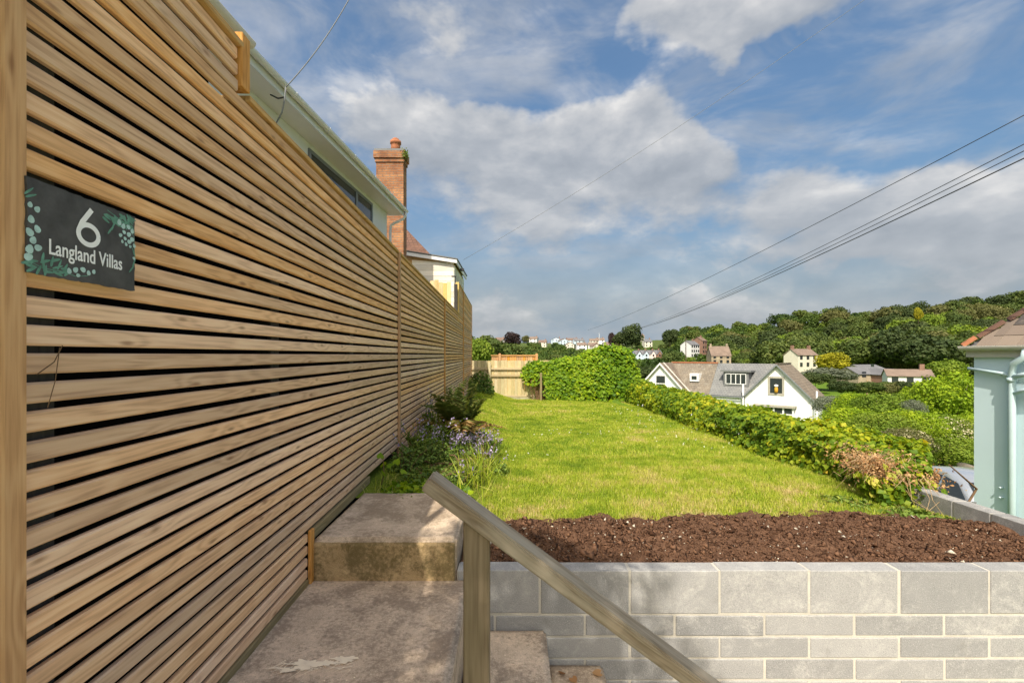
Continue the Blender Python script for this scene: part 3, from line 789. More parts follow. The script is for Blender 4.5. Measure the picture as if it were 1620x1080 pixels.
for y_ in (.92, 1.93, 2.95, 4.23, 5.4, 6.6, 7.8, 9.1, 10.5, 11.84, 13.2, 14.5, 15.42):
    fpart('hidden_post', -.098, -.023, y_, y_ + .075, -.3, 2.0 if y_ < 10.4 else 2.76, 'post_dark')
ob('gap_shade_sheet', G().box(-.110, -.1, -1.3, 15.4, -.4, 2.076).box(-.110, -.1, -1.3, 1.64, 2.078, 2.243).box(-.110, -.1, 10.8, 15.4, 2.0765, 2.785).mesh('gap_shade_sheet', 'gap_shade'), fence)  # added black sheet that makes the slat gaps read as dark shade
# return panel of upright boards behind the fence where it steps up
for k_ in range(5):
    w_ = .095
    fpart('board', -.20 - k_ * .098 - w_, -.20 - k_ * .098, 10.78 + .012 * (k_ % 2), 10.80 + .012 * (k_ % 2), 1.0, 2.86 + random.uniform(-.03, .05), 'fence_yellow')
# stray dry twigs caught in the slats
g = G()
for pts in ([(.006, .925, 1.09), (.012, .955, 1.115), (.010, .975, 1.15)], [(.008, .945, 1.02), (.014, .955, 1.075), (.009, .97, 1.145)]):
    g.tube(pts, .0012, 4)
ob('dry_tendril', g.mesh('dry_tendril', 'twig'), fence)

# ------------------------------------------------------------------ house number plaque
plq = thing('house_sign', 'dark slate house plaque numbered 6 with painted eucalyptus leaves, on the slatted fence', 'sign', (FX + .0265 * math.cos(FA) - 1.016 * math.sin(FA), 1.016 + .0265 * math.sin(FA), 1.384), FA)
pts = []
W2, H2 = .131, .0935
rg = random.Random(5)
outline = []
for a, b, nn in (((-W2, -H2), (W2, -H2), 30), ((W2, -H2), (W2, H2), 20), ((W2, H2), (-W2, H2), 30), ((-W2, H2), (-W2, -H2), 20)):
    for i in range(nn):
        t = i / nn; e = .0012
        outline.append((a[0] + (b[0] - a[0]) * t + rg.uniform(-e, e), a[1] + (b[1] - a[1]) * t + rg.uniform(-e, e)))
ob('plaque', G().prism(outline, 0, -.0045, .0).mesh('plaque', 'slate_sign'), plq)
def text_mesh(body, size, name, m, sx=1.0):
    cu = bpy.data.curves.new(name, 'FONT'); cu.body = body; cu.size = size; cu.align_x = 'CENTER'; cu.extrude = .0003; cu.resolution_u = 6
    cu.offset = size * .012
    t = bpy.data.objects.new(name, cu); COL.objects.link(t)
    dg = bpy.context.evaluated_depsgraph_get(); dg.update()
    me = bpy.data.meshes.new_from_object(t.evaluated_get(dg)); bpy.data.objects.remove(t); bpy.data.curves.remove(cu)
    me.name = name; co = np.zeros(len(me.vertices) * 3, np.float32); me.vertices.foreach_get('co', co); co = co.reshape(-1, 3)
    new = np.stack([co[:, 2], co[:, 0] * sx, co[:, 1]], -1)
    me.vertices.foreach_set('co', new.ravel().astype(np.float32)); me.update(); me.materials.clear(); me.materials.append(M[m])
    return me
# the painted figure six: a thin even ring with a straight tail
def stroke(pts, w_, x=.0012):
    n = len(pts); vs = []; fs = []
    for i, p in enumerate(pts):
        a = pts[max(0, i - 1)]; b = pts[min(n - 1, i + 1)]
        d_ = Vector((b[0] - a[0], b[1] - a[1])).normalized(); nrm = Vector((-d_.y, d_.x)) * w_ / 2
        vs += [(x, p[0] + nrm.x, p[1] + nrm.y), (x, p[0] - nrm.x, p[1] - nrm.y)]
    for i in range(n - 1): fs.append((2 * i, 2 * i + 1, 2 * i + 3, 2 * i + 2))
    return vs, fs
g = G()
cxx, czz, rx_, rz_ = .001, .0135, .0247, .0217
ring = [(cxx + rx_ * math.cos(a), czz + rz_ * math.sin(a)) for a in np.linspace(0, 2 * math.pi, 49)]
g.add(*stroke(ring, .0112))
g.add(*stroke([(cxx - .0222, czz + .010), (cxx - .0165, czz + .024), (cxx + .0075, czz + .0585)], .0112, .0014))
ob('numeral', g.mesh('numeral', 'sign_white', fix=False), plq)
ob('lettering', text_mesh('Langland Villas', .0445, 'lettering', 'sign_white', .70), plq, (.0010, .001, -.0480))
g1 = G(); g2 = G()
def sleaf(gg, y_, z_, L_, w_, a, x=.0009):
    n = 10; vs = []
    for i in range(n):
        t = 2 * math.pi * i / n; u = math.cos(t) * L_ / 2; v = math.sin(t) * w_ / 2 * (1 - .25 * math.cos(t))
        vs.append((x + rg.uniform(0, .0004), y_ + u * math.cos(a) - v * math.sin(a), z_ + u * math.sin(a) + v * math.cos(a)))
    gg.add(vs, [tuple(range(n))])
rg = random.Random(11)
for (y_, z_, r_) in [(-.126, .040, .012), (-.112, .035, .014), (-.124, .012, .016), (-.112, -.004, .016), (-.127, -.014, .018), (-.120, -.028, .016), (-.110, -.041, .016), (-.127, -.047, .019), (-.129, -.063, .018),
                     (-.045, -.075, .013), (-.030, -.070, .014), (-.013, -.0665, .014), (.001, -.071, .012), (.014, -.066, .011), (-.024, -.081, .010),
                     (.083, .066, .015), (.095, .060, .014), (.110, .062, .013), (.122, .055, .013), (.087, .036, .011), (.097, .046, .011), (.112, .044, .014), (.122, .034, .014), (.113, .026, .013), (.128, .020, .011), (.092, .022, .009), (.103, .018, .010), (.100, .031, .010), (.127, -.012, .009), (.116, .015, .009)]:
    sleaf(g1, y_, z_, r_, r_ * .82, rg.uniform(0, 3))
for k_ in range(26):
    sleaf(g2, .040 + .085 * rg.random(), .086 - .028 * rg.random(), .022, .0065, rg.uniform(-1.2, .5), .0005)
for k_ in range(18):
    sleaf(g2, -.132 + .085 * rg.random() ** 1.3, -.088 + .030 * rg.random(), .024, .006, rg.uniform(-.5, 1.8), .0005)
for (y_, z_, a) in [(-.124, .058, .5), (-.128, .066, .8), (.058, .040, 1.0), (.066, .052, 1.2), (.128, -.022, 1.2), (.120, -.040, .9), (.127, .003, 2.), (-.066, -.066, 1.2), (-.07, -.072, .4)]:
    sleaf(g2, y_, z_, .026, .0045, a, .0006)
g2.add(*stroke([(-.13, -.07), (-.10, -.080), (-.06, -.079), (-.03, -.084), (.0, -.078)], .0016, .0006))
g2.add(*stroke([(.05, .085), (.08, .075), (.11, .068), (.128, .040), (.130, .0)], .0016, .0006))
ob('painted_leaves', g1.mesh('painted_leaves', 'sign_leaf', fix=False), plq, kind='stuff')
ob('painted_sprigs', g2.mesh('painted_sprigs', 'sign_leaf2', fix=False), plq, kind='stuff')

# ================================================================== buildings
def P(px, py, Y):
    """a point of the place: bearing and height worked out from the photograph, at its own distance Y"""
    return Vector(((px - 810) * Y / 720, Y, CAMZ - (py - 561) * Y / 720))
def poly_mesh(name, polys, m):
    g = G()
    for p in polys: g.add(p, [tuple(range(len(p)))])
    return g.mesh(name, m, fix=False)
def slab_from(quad, t):
    """solid slab: quad (4 pts, top side) thickened downwards by t along its normal"""
    q = [Vector(p) for p in quad]; n_ = (q[1] - q[0]).cross(q[3] - q[0]).normalized()
    if n_.z < 0: n_ = -n_
    return G().add([*q, *[p - n_ * t for p in q]], [(0, 1, 2, 3), (7, 6, 5, 4), (0, 4, 5, 1), (1, 5, 6, 2), (2, 6, 7, 3), (3, 7, 4, 0)])

# ---- white house behind the fence (left)
HA = -math.atan(.071)
lh = thing('rendered_house', 'white rendered house with long gutter rising behind the slatted fence', 'house', (-3.30, 12.0, 0), HA)
# local: y runs along the eaves (0 = far end, negative towards us), x = 0 the wall face
ob('wall', G().box(-6, 0, -9.0, 0, -.6, 4.86).mesh('wall', 'render_white'), lh)
ob('soffit', G().box(-.05, .36, -8.6, .22, 4.865, 4.885).mesh('soffit', 'soffit'), lh)
ob('fascia', G().box(.362, .384, -8.6, .24, 4.855, 5.02).mesh('fascia', 'upvc'), lh)
gut = [(.39 + .052 * (1 + math.cos(a)), 5.0 - .058 * math.sin(a)) for a in np.linspace(math.pi, 0, 9)]
gut_in = [(.39 + .052 * (1 + math.cos(a) * .9), 5.0 - .05 * math.sin(a)) for a in np.linspace(0, math.pi, 9)]
gt = ob('gutter', G().prism(gut + gut_in, 1, -8.6, .30).mesh('gutter', 'upvc'), lh)
for k_ in range(9):
    ob('bracket', G().prism([(q[0] + (q[0] - .442) * .10, q[1] - .006) for q in gut] + [(.497, 5.006), (.386, 5.006)], 1, -8.4 + k_ * 1.05, -8.36 + k_ * 1.05).mesh('bracket', 'upvc'), gt)
ob('downpipe', G().tube([(.442, .20, 4.95), (.442, .21, 4.86), (.38, .205, 4.76), (.14, .17, 4.64), (.06, .15, 4.58), (.045, .14, 4.4), (.045, .14, 0)], .034, 8).mesh('downpipe', 'upvc', True), lh)
ob('roof', slab_from([(.42, -8.6, 5.04), (.42, .3, 5.04), (-4.2, .3, 7.3), (-4.2, -8.6, 7.3)], .05).mesh('roof', 'tile_dark'), lh)
ob('roof', slab_from([(-8.6, -8.6, 5.04), (-8.6, .3, 5.04), (-4.2, .3, 7.3), (-4.2, -8.6, 7.3)], .05).mesh('roof', 'tile_dark'), lh)
ob('gable', G().prism([(-6, 4.87), (0, 4.87), (-.1, 5.0), (-4.2, 6.95), (-6, 6.0)], 1, -.12, -.02).mesh('gable', 'render_white'), lh)
win = ob('window', G().box(-.01, .028, -4.02, -1.05, 3.5, 3.56).box(-.01, .028, -4.02, -1.05, 4.70, 4.76).box(-.01, .028, -4.02, -3.95, 3.56, 4.70).box(-.01, .028, -1.12, -1.05, 3.56, 4.70)
         .box(-.01, .028, -2.02, -1.93, 3.56, 4.70).mesh('window', 'grey_frame'), lh)
ob('glass_pane', G().box(0.002, .012, -3.95, -2.02, 3.56, 4.70).mesh('glass_pane', 'glass'), win)
ob('glass_pane', G().box(0.002, .012, -1.93, -1.12, 3.56, 4.70).mesh('glass_pane', 'glass'), win)
n = 40
PP = np.stack([rng.normal(.05, .012, n), rng.normal(-1.55, .13, n), rng.normal(4.03, .10, n)], -1)
flw = thing('white_blossom', 'small bunch of white flowers at the grey window behind the fence', 'flowers', (-3.30 + .05, 10.45, 4.0))
PP = PP - np.array([.05, -1.55, 4.03])
ob('petals', leaf_mesh('petals', PP, rng.normal(size=(n, 3)), .09, 'white_flower', rng.uniform(0, 1, n)), flw)
ob('stem', G().tube([(0, 0, -.45), (.01, .01, -.1), (0, 0, .05)], .01, 5).mesh('stem', 'twig'), flw)
# near bay of the same house, its eaves a little lower and closer
po = P(403, 66, 3.9)
porch = thing('house_porch', 'white porch roof edge with grey gutter above the fence corner', 'porch', (po.x, po.y, 0), HA * .6)
pz = po.z
ob('fascia', G().box(-.10, -.078, -3.6, -.04, pz - .13, pz - .02).mesh('fascia', 'upvc'), porch)
ob('soffit', G().box(-.5, -.102, -3.6, -.04, pz - .13, pz - .115).mesh('soffit', 'soffit'), porch)
gp = [(-.076 + .045 * (1 + math.cos(a)), pz - .015 - .05 * math.sin(a)) for a in np.linspace(math.pi, 0, 9)]
ob('gutter', G().prism(gp + [(p[0] * .92 + .92 * 0 - .0025, p[1] + .006) for p in gp[::-1]], 1, -3.6, 0).mesh('gutter', 'gutter_cream'), porch)
ob('roof', slab_from([(-.05, -3.6, pz + .03), (-.05, .0, pz + .03), (-1.2, .0, pz + .45), (-1.2, -3.6, pz + .45)], .04).mesh('roof', 'roof_far_grey'), porch)
ob('wall', G().box(-1.4, -.42, -3.6, -.1, -.4, pz - .12).mesh('wall', 'render_white'), porch)
# service cable clamped to the fascia
a0 = P(446, 182, 6.25); 
cb = thing('service_cable', 'telephone drop cable running up from the white house fascia', 'cable', (a0.x, a0.y, a0.z))
top = P(556, -8, 7.6)
pts = []
w0 = P(452, 138, 6.3)
for t in np.linspace(0, 1, 14):
    q = w0.lerp(top, t); q.z -= .10 * 4 * t * (1 - t); pts.append(q - a0)
pts[0] = P(452, 138, 6.3) - a0
ob('wire', G().tube(pts, .0085, 5).mesh('wire', 'cable_grey', True), cb)
hang = [P(452, 138, 6.3), P(450, 160, 6.3), P(446, 178, 6.28), P(437, 195, 6.3), P(441, 206, 6.4), P(447, 214, 6.5)]
ob('drip_loop', G().tube([q - a0 for q in hang], .010, 5).mesh('drip_loop', 'cable_grey', True), cb)
ob('hook', G().tube([P(428, 150, 6.45) - a0, P(440, 156, 6.36) - a0, P(450, 154, 6.3) - a0], .011, 5).mesh('hook', 'cable', True), cb)

# ---- chimney stack
ch = thing('chimney_stack', 'tall orange brick chimney stack with terracotta pot beyond the white house', 'chimney', (-3.72, 14.3, 0))
ob('stack', G().box(-.46, .38, -.30, .12, 0, 7.05).mesh('stack', 'brick'), ch)
ob('corbel', G().box(-.49, .41, -.33, .15, 7.052, 7.17).mesh('corbel', 'brick'), ch)
ob('corbel', G().box(-.53, .45, -.37, .19, 7.172, 7.38).mesh('corbel', 'brick'), ch)
ob('capping', G().box(-.51, .43, -.35, .17, 7.382, 7.45).mesh('capping', 'lead'), ch)
pot = G().tube([(.08, -.06, 7.44), (.08, -.06, 7.62), (.08, -.06, 7.70), (.08, -.06, 7.72), (.08, -.06, 7.80)], [.155, .145, .145, .175, .170], 12)
pt = ob('pot', pot.mesh('pot', 'terracotta', True), ch)
ob('pot_hood', G().tube([(.08, -.06, 7.80), (.08, -.06, 7.86), (.08, -.06, 7.90)], [.11, .11, .05], 10).mesh('pot_hood', 'terracotta', True), pt)
n = 220
PP = np.stack([rng.normal(.40, .06, n), rng.normal(-.28, .08, n), rng.normal(7.28, .08, n)], -1)
ob('weed', leaf_mesh('weed', PP, rng.normal(size=(n, 3)), .06, 'herb', rng.uniform(0, .8, n)), ch)

# ---- timber-clad building beyond, dark tiled hip roof behind it
cl = thing('clad_outbuilding', 'timber clad outbuilding with sloping white fascia beyond the chimney', 'outbuilding', (-2.06, 16.0, 0))
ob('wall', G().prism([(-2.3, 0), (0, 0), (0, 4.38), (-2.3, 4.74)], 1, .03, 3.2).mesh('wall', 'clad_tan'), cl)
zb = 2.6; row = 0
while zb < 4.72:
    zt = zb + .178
    for (x0, x1, m_) in ((-2.28, -1.28 + .045 * row * .9 * .5, 'clad_tan'), (-1.272 + .045 * row * .9 * .5, .0, 'clad_sun_pale')):  # slanted tan and pale split paints a shade and sun edge into the boards
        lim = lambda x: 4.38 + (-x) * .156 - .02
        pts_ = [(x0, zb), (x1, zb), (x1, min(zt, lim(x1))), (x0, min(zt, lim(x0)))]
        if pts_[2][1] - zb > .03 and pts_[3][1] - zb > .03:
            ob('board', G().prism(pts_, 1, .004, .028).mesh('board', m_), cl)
    if zt < 4.36: ob('board', G().box(.004, .028, .01, 3.2, zb, zt).mesh('board', 'clad_sun_pale'), cl)
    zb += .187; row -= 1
ob('fascia', G().prism([(-2.42, 4.72), (.14, 4.325), (.14, 4.44), (-2.42, 4.84)], 1, -.13, -.09).mesh('fascia', 'upvc'), cl)
ob('fascia', G().box(.10, .14, -.088, 3.3, 4.31, 4.43).mesh('fascia', 'upvc'), cl)
ob('roof', slab_from([(-2.45, -.15, 4.90), (.16, -.15, 4.49), (.16, 3.35, 4.49), (-2.45, 3.35, 4.90)], .035).mesh('roof', 'lead'), cl)
ob('security_camera', G().box(.15, .30, .6, .74, 4.2, 4.28).mesh('security_camera', 'cable'), cl)
lp = thing('garden_lamp', 'slim dark lamp post behind the fence in front of the clad outbuilding', 'lamp', (-1.66, 13.4, 0))
ob('pole', G().tube([(0, 0, 0), (0, 0, 3.42)], .014, 6).mesh('pole', 'cable'), lp)
ob('lamp_head', G().box(-.12, .014, -.03, .03, 3.42, 3.45).mesh('lamp_head', 'cable'), lp)
hp = thing('neighbour_house', 'neighbouring house with steep dark brown tiled hip roof behind the chimney', 'house', (-6.0, 22.5, 0))
ob('wall', G().box(-2.5, 2.1, -2.3, 3, -1, 5.4).mesh('wall', 'render_white'), hp)
e = 5.5; r_ = [(-2.8, -2.6, e), (2.45, -2.6, e), (2.45, 3.3, e), (-2.8, 3.3, e), (-.7, .3, 8.05), (.1, .3, 8.05)]
ob('roof', poly_mesh('roof', [(r_[0], r_[1], r_[5], r_[4]), (r_[1], r_[2], r_[5]), (r_[2], r_[3], r_[4], r_[5]), (r_[3], r_[0], r_[4]), (r_[3], r_[2], r_[1], r_[0])], 'tile_dark'), hp)

# ---- mint house on the right
mh = thing('mint_house', 'pale mint green rendered house corner with hipped slate roof and pipes', 'house', (6.0, 5.91, 0), .10)
ob('wall', G().box(0, 7, -7, 0, -3.4, 1.10).mesh('wall', 'mint'), mh)
ob('fascia', G().box(-.045, -.002, -7, .06, 1.10, 1.19).box(-.002, 7, .03, .06, 1.10, 1.19).mesh('fascia', 'gutter_cream'), mh)
ob('soffit', G().box(-.002, 7, .002, .028, 1.104, 1.12).mesh('soffit', 'gutter_cream'), mh)
gp = [(-.048 - .045 * (1 - math.cos(a)), 1.235 - .05 * math.sin(a)) for a in np.linspace(0, math.pi, 9)]
ob('gutter', G().prism(gp + [(p[0] * .96 - .004, p[1] + .006) for p in gp[::-1]], 1, -7, .085).mesh('gutter', 'gutter_cream'), mh)
PI_ = 1.10
def roofpt(u, t): return (-.09 + t, u, 1.235 + t * PI_)
ob('roof', poly_mesh('roof', [((-.07, .07, 1.215), (-.07, -7, 1.215), (3.4, -7, 1.215 + 3.47 * PI_), (3.4, -3.40, 1.215 + 3.47 * PI_)),
                              ((-.07, .07, 1.215), (3.4, -3.40, 1.215 + 3.47 * PI_), (6.8, -3.40, 1.215 + 3.47 * PI_), (7.0, .07, 1.215))], 'roof_far_grey'), mh)
sa = math.atan(PI_)
for row in range(15):
    t0 = row * .115; x0 = -.092 + t0
    yend = .075 - t0 - .17
    k_ = 0
    off = .11 if row % 2 else 0
    y1 = yend
    while y1 > -1.7 - t0 * .3:
        y0 = y1 - (.215 if not (k_ == 0 and row % 2) else .11)
        Lh = .30
        me = chbox_mesh(Lh, y1 - y0 - .005, .011, .0015, 'tile_pale' if row < 2 else 'tile_single', 'tile')
        cxr = x0 + math.cos(sa) * Lh / 2; czr = 1.228 + (t0) * PI_ + math.sin(sa) * Lh / 2 * .93 + .016
        o = ob('tile', me, mh, (cxr, (y0 + y1) / 2, czr), rot=(random.uniform(-.01, .01), -sa * .955, random.uniform(-.006, .006)))
        y1 = y0; k_ += 1
# ridge tiles along the hip
for k_ in range(10):
    t0 = k_ * .19 - (.09 if k_ else 0); hl = .16 if k_ == 0 else .30
    a_ = Vector((-.085 + t0, .075 - t0, 1.256 + t0 * PI_)); dv = Vector((1, -1, PI_)).normalized()
    g = G(); side_ = Vector((1, 1, 0)).normalized(); upn = side_.cross(dv).normalized()
    if upn.z < 0: upn = -upn
    prof = [(-.062, -.03), (-.04, .008), (0, .022), (.04, .008), (.062, -.03), (.04, -.008), (0, .008), (-.04, -.008)]
    vs = [a_ + side_ * p[0] + upn * p[1] for p in prof] + [a_ + dv * hl + side_ * p[0] * 1.06 + upn * (p[1] + .008) for p in prof]
    m_ = len(prof)
    g.add(vs, [tuple(range(m_)), tuple(range(2 * m_ - 1, m_ - 1, -1))] + [(i, i + m_, (i + 1) % m_ + m_, (i + 1) % m_) for i in range(m_)])
    ob('hip_tile', g.mesh('hip_tile', 'terracotta' if k_ == 0 else 'tile_dark'), mh)
dp = ob('downpipe', G().tube([(-.09, -.62, 1.2), (-.09, -.60, 1.10), (-.09, -.50, 1.03), (-.055, -.455, .93), (-.05, -.45, .8), (-.05, -.45, -3.3)], .036, 10).mesh('downpipe', 'mint_pipe', True), mh)
for z_ in (.83, -.92, -1.2, -2.1): ob('pipe_collar', G().tube([(-.05, -.45, z_ - .025), (-.05, -.45, z_ + .025)], .047, 10).mesh('pipe_collar', 'mint_pipe', True), dp)
ob('waste_pipe', G().tube([(-.045, .03, .955), (-.045, -.35, .90), (-.045, -.42, .88)], .020, 8).mesh('waste_pipe', 'mint_pipe', True), mh)
ob('branch_pipe', G().tube([(-.05, -.45, .86), (-.10, -.62, .90), (-.05, -1.4, .95)], .030, 8).mesh('branch_pipe', 'mint_pipe', True), mh)
ob('branch_pipe', G().tube([(-.05, -.45, .66), (-.08, -.60, .72), (-.05, -1.4, .80)], .022, 8).mesh('branch_pipe', 'mint_pipe', True), mh)
ob('vent_stub', G().tube([(.0, -.32, -.50), (-.05, -.32, -.50)], .012, 8).mesh('vent_stub', 'mint_pipe', True), mh)
ob('vent_stub', G().tube([(.0, -.32, -.62), (-.05, -.32, -.62)], .012, 8).mesh('vent_stub', 'mint_pipe', True), mh)
ob('wall_hook', G().box(-.05, 0, -.03, -.01, -.80, -.77).mesh('wall_hook', 'lead'), mh)

# ---- road and parked car below
rd = Vector((.29, .957, 0)).normalized(); rr_ = Vector((rd.y, -rd.x, 0))
c0 = Vector((9.9, 10.0, -2.93))
q = []
for s_, t_ in ((-9, -2.4), (-9, 4.6), (5, 4.6), (5, -2.4)): q.append(c0 + rd * s_ + rr_ * t_)
ob('road', poly_mesh('road', [[tuple(p) for p in q]], 'asphalt'), kind='structure', label='lane below the garden where the silver car is parked')
car = thing('parked_car', 'silver hatchback parked on the lane between the dead vines and the mint house', 'car', tuple(Vector((9.77, 10.5, -2.95)) + rr_ * .70 - rd * .45), math.atan2(-rd.y, -rd.x))
# local: x forward, y left, z up
def loft(secs, name, m, smooth=True):
    g = G(); k_ = len(secs[0])
    for s_ in secs: g.v += [tuple(p) for p in s_]
    for i in range(len(secs) - 1):
        for j in range(k_ - 1):
            g.f.append((i * k_ + j, i * k_ + j + 1, (i + 1) * k_ + j + 1, (i + 1) * k_ + j))
    g.f.append(tuple(range(k_))); g.f.append(tuple(range(len(secs) * k_ - 1, (len(secs) - 1) * k_ - 1, -1)))
    return g.mesh(name, m, smooth)
def body_sec(x, hw, z0, zs, zt):
    return [(x, hw * .88, z0), (x, hw, z0 + .18), (x, hw, zs - .1), (x, hw * .95, zs), (x, hw * .80, zt), (x, 0, zt + .015), (x, -hw * .80, zt), (x, -hw * .95, zs), (x, -hw, zs - .1), (x, -hw, z0 + .18), (x, -hw * .88, z0)]
ob('body', loft([body_sec(2.02, .60, .32, .60, .62), body_sec(1.92, .78, .24, .68, .72), body_sec(1.5, .86, .20, .80, .86), body_sec(.95, .87, .18, .90, .97), body_sec(.3, .87, .18, .93, .95), body_sec(-1.0, .87, .18, .96, .97), body_sec(-1.75, .86, .22, .98, .99), body_sec(-1.98, .80, .28, .90, .92)], 'body', 'car_paint'), car)
def cab_sec(x, hb, ht, zb_, zt): return [(x, hb, zb_), (x, (hb + ht) / 2 + .01, (zb_ + zt) / 2), (x, ht, zt - .05), (x, ht * .86, zt), (x, 0, zt + .03), (x, -ht * .86, zt), (x, -ht, zt - .05), (x, -(hb + ht) / 2 - .01, (zb_ + zt) / 2), (x, -hb, zb_)]
ob('roof', loft([cab_sec(1.0, .76, .74, .93, .97), cab_sec(.32, .79, .64, .93, 1.36), cab_sec(-.2, .80, .63, .93, 1.44), cab_sec(-.9, .80, .62, .93, 1.42), cab_sec(-1.55, .78, .60, .93, 1.28), cab_sec(-1.85, .74, .66, .93, .99)], 'roof', 'car_paint'), car)
for sg in (1, -1):
    yb = lambda z_: sg * (.815 - (z_ - .93) * .34)
    def pane(pts_): return [(x_, yb(z_), z_) for x_, z_ in pts_]
    ob('window', slab_from(pane([(.86, .98), (-.18, .98), (-.18, 1.37), (.30, 1.33)]), .012).mesh('window', 'glass'), car)
    ob('window', slab_from(pane([(-.26, .98), (-1.20, 1.0), (-1.05, 1.35), (-.26, 1.37)]), .012).mesh('window', 'glass'), car)
    mi = G().tube([(.78, sg * .86, 1.0), (.74, sg * .98, 1.02), (.72, sg * 1.04, 1.03)], [.05, .085, .06], 8)
    ob('wing_mirror', mi.mesh('wing_mirror', 'car_paint', True), car)
    ob('headlight', G().tube([(1.80, sg * .62, .66), (1.93, sg * .60, .64)], [.13, .10], 8).mesh('headlight', 'lamp_glass', True), car)
    for x_ in (1.28, -1.25):
        wh = ob('wheel', G().tube([(x_, sg * .70, .31), (x_, sg * .72, .31), (x_, sg * .86, .31), (x_, sg * .88, .31)], [.29, .31, .31, .29], 20).mesh('wheel', 'rubber', True), car)
        ob('rim', G().tube([(x_, sg * .872, .31), (x_, sg * .892, .31)], [.20, .18], 14).mesh('rim', 'alloy', True), wh)
ob('windscreen', slab_from([(.99, -.62, .985), (.99, .62, .985), (.36, .52, 1.375), (.36, -.52, 1.375)], .012).mesh('windscreen', 'glass'), car)
ob('rear_window', slab_from([(-1.86, .56, 1.02), (-1.86, -.56, 1.02), (-1.60, -.50, 1.30), (-1.60, .50, 1.30)], .012).mesh('rear_window', 'glass'), car)
kb = thing('lane_wall', 'low grey wall along the far edge of the lane behind the silver car', 'wall', tuple(c0 + rr_ * 2.6), math.atan2(-rd.x, rd.y))
ob('wall', rough_box(-.12, .12, -8, 5, -.3, .75, .5, .03, 'oldstone', 'wall', .03, 8, 2), kb)

# ---- white gabled house in the valley
wa = math.radians(42)
wh = thing('gabled_house', 'white twin gabled house with half slate, half brown roof beyond the hedge', 'house', (23.3, 40.0, 0), -wa)
# local x: along the front (to the right), y: back
GW = 2.6; ZE = -2.55; ZR = .26; BASE = -8.5; S2 = -10.6
def gable_wing(cx, m_left, m_right, back, nm, bw=.22, bm_='white_frame'):
    ob('wall', G().prism([(cx - GW, BASE), (cx + GW, BASE), (cx + GW, ZE), (cx, ZR - .08), (cx - GW, ZE)], 1, 0, back).mesh('wall', 'render_house'), wh)
    ov = .28; sl = (ZR - ZE) / GW
    for sg, m_ in ((-1, m_left), (1, m_right)):
        e = (cx + sg * (GW + .25), ZE - .25 * sl)
        ob('roof', slab_from([(e[0], -ov, e[1] + .05), (e[0], back + .1, e[1] + .05), (cx, back + .1, ZR + .05), (cx, -ov, ZR + .05)], .10).mesh('roof', m_), wh)
        ob('bargeboard', G().prism([(cx, ZR + .06), (cx, ZR + .06 - bw), (e[0], e[1] + .06 - bw), (e[0], e[1] + .06)], 1, -ov - .035, -ov - .003).mesh('bargeboard', bm_), wh)
gable_wing(0, 'slate_grey', 'slate_brown_y', 5.4, 'r', .16, 'grey_frame')
gable_wing(S2, 'slate_brown_y', 'slate_brown_y', 5.0, 'l')
ob('wall', G().box(S2 + GW + .01, -GW - .01, .5, 5.2, BASE, ZE + .05).mesh('wall', 'render_house'), wh)
xm = -5.9
for (xa, xb_, m_) in ((S2, xm - .01, 'slate_brown'), (xm + .01, -.0, 'slate_grey')):
    ob('roof', slab_from([(xa, .22, ZE - .16), (xb_, .22, ZE - .16), (xb_, 2.95, ZR + .02), (xa, 2.95, ZR + .02)], .10).mesh('roof', m_), wh)
    ob('roof', slab_from([(xa, 5.7, ZE - .16), (xb_, 5.7, ZE - .16), (xb_, 2.97, ZR + .02), (xa, 2.97, ZR + .02)], .10).mesh('roof', m_), wh)
ob('ridge_tiles', G().box(S2 - .1, xm, 2.86, 3.06, ZR + .0, ZR + .13).mesh('ridge_tiles', 'terracotta'), wh)
ob('ridge_tiles', G().box(-.1, .1, -.2, 5.4, ZR + .03, ZR + .13).mesh('ridge_tiles', 'slate_brown_y'), wh)
ob('gutter', G().box(S2 + GW, -GW, .12, .22, ZE - .30, ZE - .20).mesh('gutter', 'grey_frame'), wh)
def hwin(x0, x1, z0, z1, y, frame, nm=2, t=.10, parent=wh, mid=True):
    g = G().box(x0 - t, x1 + t, y - .06, y - .012, z0 - t, z0).box(x0 - t, x1 + t, y - .06, y - .012, z1, z1 + t).box(x0 - t, x0, y - .06, y - .012, z0, z1).box(x1, x1 + t, y - .06, y - .012, z0, z1)
    for k_ in range(1, nm):
        xx = x0 + (x1 - x0) * k_ / nm; g.box(xx - .035, xx + .035, y - .055, y - .012, z0, z1)
    o = ob('window', g.mesh('window', frame), parent)
    for k_ in range(nm):
        a_ = x0 + (x1 - x0) * k_ / nm + (.036 if k_ else .001); b_ = x0 + (x1 - x0) * (k_ + 1) / nm - (.036 if k_ < nm - 1 else .001)
        ob('glass_pane', G().box(a_, b_, y - .03, y - .014, z0 + .001, z1 - .001).mesh('glass_pane', 'glass'), o)
    return o
hwin(-.55, .40, -2.25, -.95, 0, 'stone_frame', 1, .16)
tb = thing('toy_figure', 'small yellow and white object on the sill inside the gable window of the white house', 'ornament', tuple(Vector((23.3, 40, 0)) + Vector((math.cos(wa) * -.05 - math.sin(wa) * .1, -math.sin(wa) * -.05 - math.cos(wa) * .1, -2.2))), -wa)
M['orange_paint'] = plain('orange_paint', (.55, .30, .03), .5); M['white_paint'] = plain('white_paint', (.8, .78, .74), .5)
ob('body', G().tube([(0, 0, 0), (0, 0, .2), (0, 0, .42), (0, 0, .5)], [.12, .15, .14, .09], 10).mesh('body', 'orange_paint', True), tb)
ob('top', G().tube([(0, 0, .50), (0, 0, .56), (0, 0, .68), (0, 0, .72)], [.10, .17, .16, .07], 10).mesh('top', 'white_paint', True), tb)
